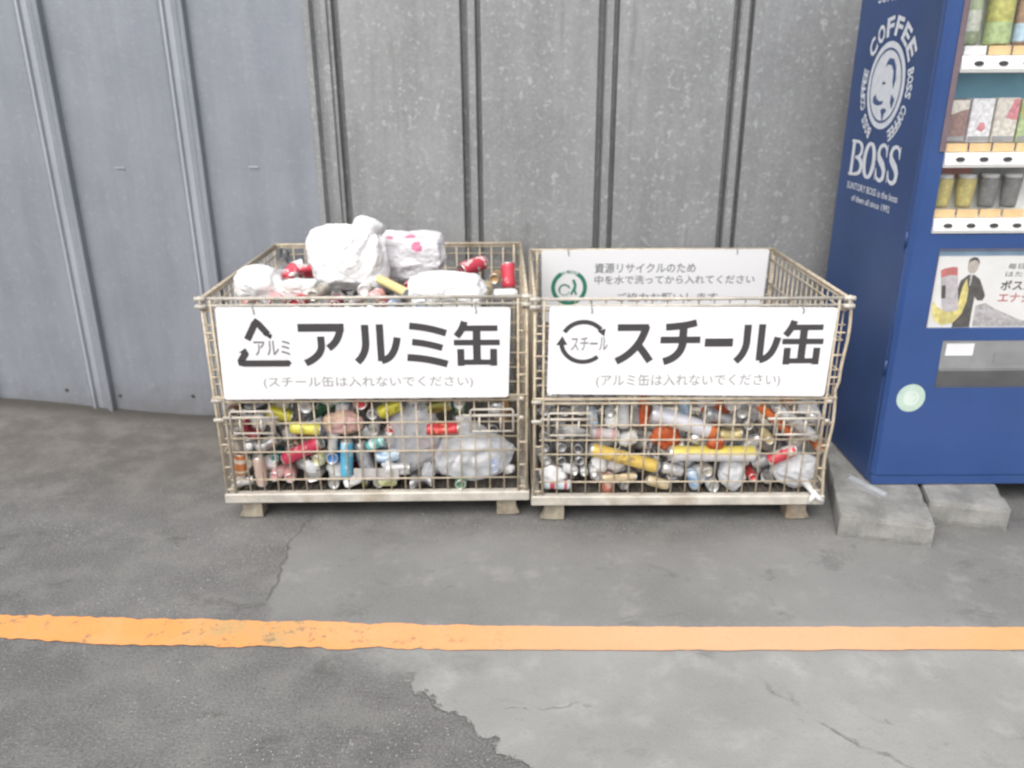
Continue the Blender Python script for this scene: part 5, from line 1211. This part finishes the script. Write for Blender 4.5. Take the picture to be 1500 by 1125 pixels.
# ------------------------------------------------------------------ bags, wrappers, paper
def film(name, col, alpha, rough=.3):
    g = G(name); g.set(Base_Color=col, Roughness=rough)
    v = g.coord(); n1 = g.noise(v, 16, 4, .6, 1.5)
    g.bump(g.noise(v, 38, 4, .6, 1.0), .5, .01)
    tr = g.n('ShaderNodeBsdfTransparent'); ms = g.n('ShaderNodeMixShader')
    g.put(ms.inputs[0], g.math('ADD', alpha - .14, g.math('MULTIPLY', n1, .28), True))
    g.l(tr.outputs[0], ms.inputs[1]); g.l(g.p.outputs[0], ms.inputs[2]); g.l(ms.outputs[0], g.out.inputs['Surface'])
    M[name] = g.m
def plastic(name, col, spots=(), sc=None, spot_col=(.74, .22, .36), rough=.34, tl=.14, col2=None):
    g = G(name); v = g.coord(); base = col
    if col2: base = g.mix(g.step(g.noise(v, 14, 3, .6), .42, .6), col, col2)
    for (c_, r) in spots:
        d = g.n('ShaderNodeVectorMath'); d.operation = 'DISTANCE'; g.put(d.inputs[0], v); d.inputs[1].default_value = c_
        dd = g.math('ADD', d.outputs['Value'], g.math('MULTIPLY', g.math('SUBTRACT', g.noise(v, 28, 3, .6), .5), .05))
        base = g.mix(g.step(dd, r, r - .009), base, spot_col) if not isinstance(base, tuple) else g.mix(g.step(dd, r, r - .009), base, spot_col)
    g.set(Base_Color=base, Roughness=rough)
    n = g.noise(v, 13, 4, .55, 1.5); n2 = g.math('ABSOLUTE', g.math('SUBTRACT', g.noise(v, 24, 3, .5, 1.0), .5)); n3 = g.math('ABSOLUTE', g.math('SUBTRACT', g.noise(v, 55, 3, .5, .8), .5)); g.bump(g.math('SUBTRACT', n, g.math('ADD', g.math('MULTIPLY', n2, 1.8), g.math('MULTIPLY', n3, .7))), .5, .014)
    t = g.n('ShaderNodeBsdfTranslucent'); g.put(t.inputs[0], base if not isinstance(base, tuple) else base); ms = g.n('ShaderNodeMixShader'); ms.inputs[0].default_value = tl
    g.l(g.p.outputs[0], ms.inputs[1]); g.l(t.outputs[0], ms.inputs[2]); g.l(ms.outputs[0], g.out.inputs['Surface'])
    M[name] = g.m
plastic('white_bag', (.90, .90, .90), tl=.08); plastic('carton_white', (.80, .80, .80), tl=.1)
plastic('spotted_bag', (.86, .85, .87), [((-.078, -.080, .076), .022), ((.012, -.092, .084), .030), ((.036, -.122, .054), .027)])
plastic('orange_wrap', (.68, .16, .05), rough=.35, tl=.2, col2=(.55, .10, .03)); plastic('peach_wrap', (.62, .44, .30), rough=.35, tl=.2, col2=(.68, .42, .42))
plastic('paper_white', (.78, .78, .76), rough=.8, tl=.15)
film('clear_film', (.86, .88, .92), .42); film('grey_film', (.66, .67, .70), .50); film('milky_film', (.86, .88, .90), .60)
simple('cardboard', (.46, .44, .43), .8, 0, .1, 40)
import bmesh
def bag(name, label, cat, c_, rad, seed, mat, lobes=(), crease=.10, low=.16, sub=5, group=None, box=0.0, zone=.8, knot=None, flat=None):
    bm = bmesh.new(); bmesh.ops.create_icosphere(bm, subdivisions=sub, radius=1.0)
    S = Vector((seed * 3.7, seed * 1.3, seed * 7.1))
    kd = Vector(knot).normalized() if knot else None
    for v in bm.verts:
        d = v.co.normalized()
        k = 1.0
        if box: 
            m = max(abs(d.x), abs(d.y), abs(d.z)); k *= (1 - box) + box / max(m, .6) * .86
        k += low * mnoise.noise(d * 1.5 + S)
        # soft folds: ridged noise, finer close to the knot
        f = 1 - abs(mnoise.noise(d * 1.9 + S * 2)) * 2.0; k += crease * (f - .5) * .9
        f2 = 1 - abs(mnoise.noise(d * 4.4 + S * 3)) * 2.0; k += crease * (f2 - .5) * .22; f3 = 1 - abs(mnoise.noise(d * 8.5 + S * 5)) * 2.0; k += crease * (f3 - .5) * .10
        k += crease * .05 * mnoise.noise(d * 11 + S)
        for ld, amp, wd in lobes:
            a = d.angle(Vector(ld)); k += amp * math.exp(-(a / wd)**2)
        if kd:
            a = d.angle(kd); e1 = kd.orthogonal().normalized(); e2 = kd.cross(e1); an = math.atan2(d.dot(e1), d.dot(e2))
            k += .07 * math.exp(-((a - .35) / .35)**2) * math.sin(an * 9 + seed) + .035 * math.exp(-((a - .6) / .5)**2) * math.sin(an * 15 + 2 * seed)
        v.co = Vector((d.x * rad[0], d.y * rad[1], d.z * rad[2])) * k
        if flat is not None and v.co.z < flat: v.co.z = flat + (v.co.z - flat) * .25
    me = bpy.data.meshes.new(name); bm.to_mesh(me); bm.free()
    for p in me.polygons: p.use_smooth = True
    me.materials.append(M[mat]); o = bpy.data.objects.new(name, me); C.objects.link(o); o.location = c_
    ZONES.append((Vector(c_), Vector(rad) * zone))
    return tag(o, label, cat, group)
# on top of the left cage
b = bag('plastic_bag', 'big knotted white bag on top of the heap in the left cage', 'bag', (-.684, 3.41, 1.022), (.168, .140, .140), 4, 'white_bag',
    [((.9, -.5, -.75), .20, .35), ((-.7, -.1, .75), .14, .5)], .10, .10, 6, 'bags on the left cage', .24, knot=(.55, -.1, .83), flat=-.118)
mb = MB(); o_ = Vector((-.680, 3.41, 1.020))                     # the gathered neck above the knot
ring = []
for i, (t, r) in enumerate([(0, .060), (.3, .052), (.55, .055), (.8, .054), (1.0, .044), (1.08, .022)]):
    c0 = Vector((.076, -.02, .108)) + Vector((.026, -.01, .062)) * t
    for k in range(20):
        a = 2*math.pi*k/20; rr = r * (1 + .16 * math.sin(5*a + t*2) + .08*math.sin(9*a + 1))
        ring.append(tuple(o_ + c0 + Vector((math.cos(a), .15*math.cos(a), -.38*math.cos(a))) * rr + Vector((0, 1, .1)) * math.sin(a) * rr * .75))
mb.add(ring, [(i*20+k, i*20+(k+1) % 20, (i+1)*20+(k+1) % 20, (i+1)*20+k) for i in range(5) for k in range(20)] + [tuple(range(100, 120))], True)
fixn(mb.build('gathered_neck', M['white_bag'], b))
bag('plastic_bag', 'white bag with pink spots leaning right of the big knotted bag', 'bag', (-.440, 3.575, 1.005), (.165, .135, .108), 9, 'spotted_bag',
    [((-.5, -.2, .8), .14, .5), ((.9, -.2, -.1), .06, .5)], .09, .12, 6, 'bags on the left cage', .5, flat=-.095)
bag('plastic_bag', 'small white bag at the left end of the heap in the left cage', 'bag', (-1.030, 3.25, .957), (.092, .080, .074), 2, 'white_bag', [((.9, 0, -.3), .28, .4)], .09, .14, 5, 'bags on the left cage', .2)
bag('plastic_bag', 'wide flat white bag resting at the front rim of the left cage', 'bag', (-.255, 3.185, .934), (.165, .105, .078), 6, 'white_bag', [((-.85, -.3, .5), .10, .4)], .08, .12, 5, 'bags on the left cage', .6)
bag('crumpled_paper', 'folded white paper beside the crushed red can on the left heap', 'paper', (-.862, 3.215, .940), (.075, .045, .040), 14, 'paper_white', [((.8, 0, .6), .35, .4), ((-.9, 0, -.3), .3, .4)], .20, .22, 4, None, .3)
# behind the mesh of the left cage
bag('clear_bag', 'clear plastic bag with a blue can inside, lower right of the left cage', 'bag', (-.168, 3.080, .262), (.158, .046, .112), 21, 'clear_film', [((0, -.1, 1), .42, .35), ((.75, 0, .75), .12, .4)], .13, .15, 5, 'clear bags in the cages', .3)
bag('clear_bag', 'greyish clear bag left of centre seam, beside the other clear bag in left cage', 'bag', (-.405, 3.088, .352), (.115, .045, .130), 25, 'grey_film', [((-.4, 0, -1), .3, .4), ((.5, 0, .8), .2, .4)], .18, .2, 5, 'clear bags in the cages')
bag('crumpled_wrapper', 'peach coloured wrapper bulging behind the mesh of the left cage', 'wrapper', (-.690, 3.062, .418), (.080, .032, .050), 31, 'peach_wrap', [((0, 0, 1), .15, .6)], .12, .14, 5)
t = thing('cardboard_piece', 'flat grey card standing behind the mesh in the left cage', 'cardboard', (-.563, 3.035, .172))
mb = MB(); mb.box(-.656, -.470, 3.034, 3.037, .173, .226); mb.build('sheet', M['cardboard'], t)
# right cage
bag('crumpled_wrapper', 'orange wrapper left of the long white can in the right cage', 'wrapper', (.528, 3.052, .462), (.028, .024, .068), 41, 'orange_wrap', (), .18, .2, 5, 'orange wrappers in the right cage')
bag('crumpled_wrapper', 'orange wrapper directly below the long white can in the right cage', 'wrapper', (.628, 3.066, .352), (.062, .026, .052), 42, 'orange_wrap', (), .2, .24, 5, 'orange wrappers in the right cage')
bag('crumpled_wrapper', 'orange wrapper above the long white can, near the sign of right cage', 'wrapper', (.830, 3.080, .452), (.055, .028, .052), 43, 'orange_wrap', (), .2, .24, 5, 'orange wrappers in the right cage')
bag('clear_bag', 'milky plastic bag under the half yellow can in the right cage', 'bag', (.912, 3.052, .188), (.056, .036, .066), 47, 'milky_film', [((.2, -.2, -1), .2, .4)], .16, .18, 5, 'clear bags in the cages')
bag('clear_bag', 'milky plastic bag with a twisted tail in the lower right corner of the right cage', 'bag', (1.172, 3.056, .202), (.092, .044, .072), 53, 'milky_film', [((.75, -.1, .6), .16, .4)], .16, .16, 5, 'clear bags in the cages')
o = C.objects[-1] if False else bpy.data.objects[[k.name for k in bpy.data.objects if k.name.startswith('clear_bag')][-1]]
mb = MB(); mb.tube([(1.205, 3.03, .165), (1.218, 2.985, .152), (1.228, 2.952, .140), (1.248, 2.948, .120), (1.268, 2.950, .108)], [.020, .013, .012, .011, .004], 9)
mb.tube([(1.226, 2.954, .142), (1.214, 2.946, .122), (1.206, 2.948, .100)], [.010, .010, .004], 8); mb.build('twisted_tail', M['paper_white'], o)
bag('clear_bag', 'small greyish film high in the right cage, right of the orange wrapper', 'bag', (.955, 3.085, .44), (.05, .03, .05), 57, 'grey_film', (), .2, .2, 4, 'clear bags in the cages')

# small scraps of film and foil caught between the cans
simple('foil', (.62, .62, .62), .28, .7, .2, 40)
rs_ = random.Random(23)
for bx, (xa, xb_, yf, zt) in {'L': (-1.10, .0, 3.05, .53), 'R': (.16, 1.2, 3.015, .53)}.items():
    side = 'left' if bx == 'L' else 'right'; n_ok = 0
    for tr_ in range(200):
        p = Vector((rs_.uniform(xa, xb_), yf + rs_.uniform(.0, .05), rs_.uniform(.16, zt)))
        if any(((p - zc).x / (zr.x + .03))**2 + ((p - zc).z / (zr.z + .03))**2 < 1 for zc, zr in ZONES[5:]): continue
        if any(seg_close(a, b_, p, rr + .012) for a, b_, rr in MAN): continue
        mt, wd = rs_.choice([('milky_film', 'milky plastic'), ('white_bag', 'white plastic'), ('foil', 'silver foil'), ('milky_film', 'milky plastic'), ('paper_white', 'white paper')] + ([('orange_wrap', 'orange plastic')] if bx == 'R' else [('grey_film', 'grey film')]))
        q = rs_.uniform(.018, .034)
        bag('crumpled_scrap', 'crumpled %s scrap caught between cans behind the mesh of the %s cage' % (wd, side), 'scrap', p, (q * rs_.uniform(.9, 1.6), q * .6, q * rs_.uniform(.8, 1.4)), 60 + tr_, mt, (), .35, .35, 3, '%s scraps in the %s cage' % (wd, side))
        n_ok += 1
        if n_ok >= 20: break
# ------------------------------------------------------------------ the other cans of the heaps
PAL = {'L': ['silver', 'dark_grey', 'grey', 'olive', 'red_dark', 'brown', 'beige', 'white', 'light_grey', 'green', 'silver', 'light_grey', 'silver'],
       'R': ['silver', 'dark_grey', 'grey', 'beige', 'white', 'grey', 'light_grey', 'silver', 'silver', 'brown', 'light_grey']}
WORD = {'silver': 'silver', 'dark_grey': 'dark grey', 'grey': 'mid grey', 'olive': 'olive green', 'light_grey': 'light grey', 'red_dark': 'dark red', 'brown': 'brown', 'beige': 'beige', 'white': 'plain white', 'navy': 'navy blue', 'green': 'dark green', 'black': 'black', 'red_top': 'red', 'pink': 'pink'}
rf = random.Random(5); HEAP = {'L': [], 'R': []}
for i, (bx, r, L, x, y, z, dx, dy, dz, keep) in enumerate(FILL):
    bx = 'LR'[bx]; c_ = Vector((x, y, z)) * .001; d = Vector((dx, dy, dz)).normalized(); r *= .0001; L *= .001
    key = rf.choice(PAL[bx]); cr = rf.choice((0, 1, 1, 2, 2)); top = bx == 'L' and z > 800 and y > 3200
    if top and rf.random() < .45: key = rf.choice(('red_top', 'white', 'silver', 'pink', 'beige'))
    skip = any(((c_ - zc).x / (zr.x + .02))**2 + ((c_ - zc).y / (zr.y + .02))**2 + ((c_ - zc).z / (zr.z + .02))**2 < 1 for zc, zr in ZONES)
    skip = skip or any(seg_close(a, b_, c_, rr + r * .75) for a, b_, rr in MAN)
    if skip: continue
    if keep:
        can(r, L, c_, d, key, '%s can half buried among other cans in the heap of the %s cage' % (WORD[key], 'left' if bx == 'L' else 'right'), '%s cans in the heap of the %s cage' % (WORD[key], 'left' if bx == 'L' else 'right'), cr)
    else: HEAP[bx].append((r, L, c_, d, key))
for bx, lst in HEAP.items():                            # cans deep in the pile, hidden by the ones in front
    ks = sorted({k for *_, k in lst}); mb = MB()
    for r, L, c_, d, k in lst:
        mb.cur = ks.index(k); T = Matrix.Translation(c_) @ d.to_track_quat('Z', 'Y').to_matrix().to_4x4()
        mb.lathe([(r*.75, -L/2), (r, -L/2 + .012), (r, L/2 - .02), (r*.84, L/2)], 12, T)
    if lst:
        o = mb.build('can_heap', [can_heap_mat(k) for k in ks])
        tag(o, 'shadowed mass of cans deep behind the front layer of the %s cage' % ('left' if bx == 'L' else 'right'), 'can heap', None, 'stuff')
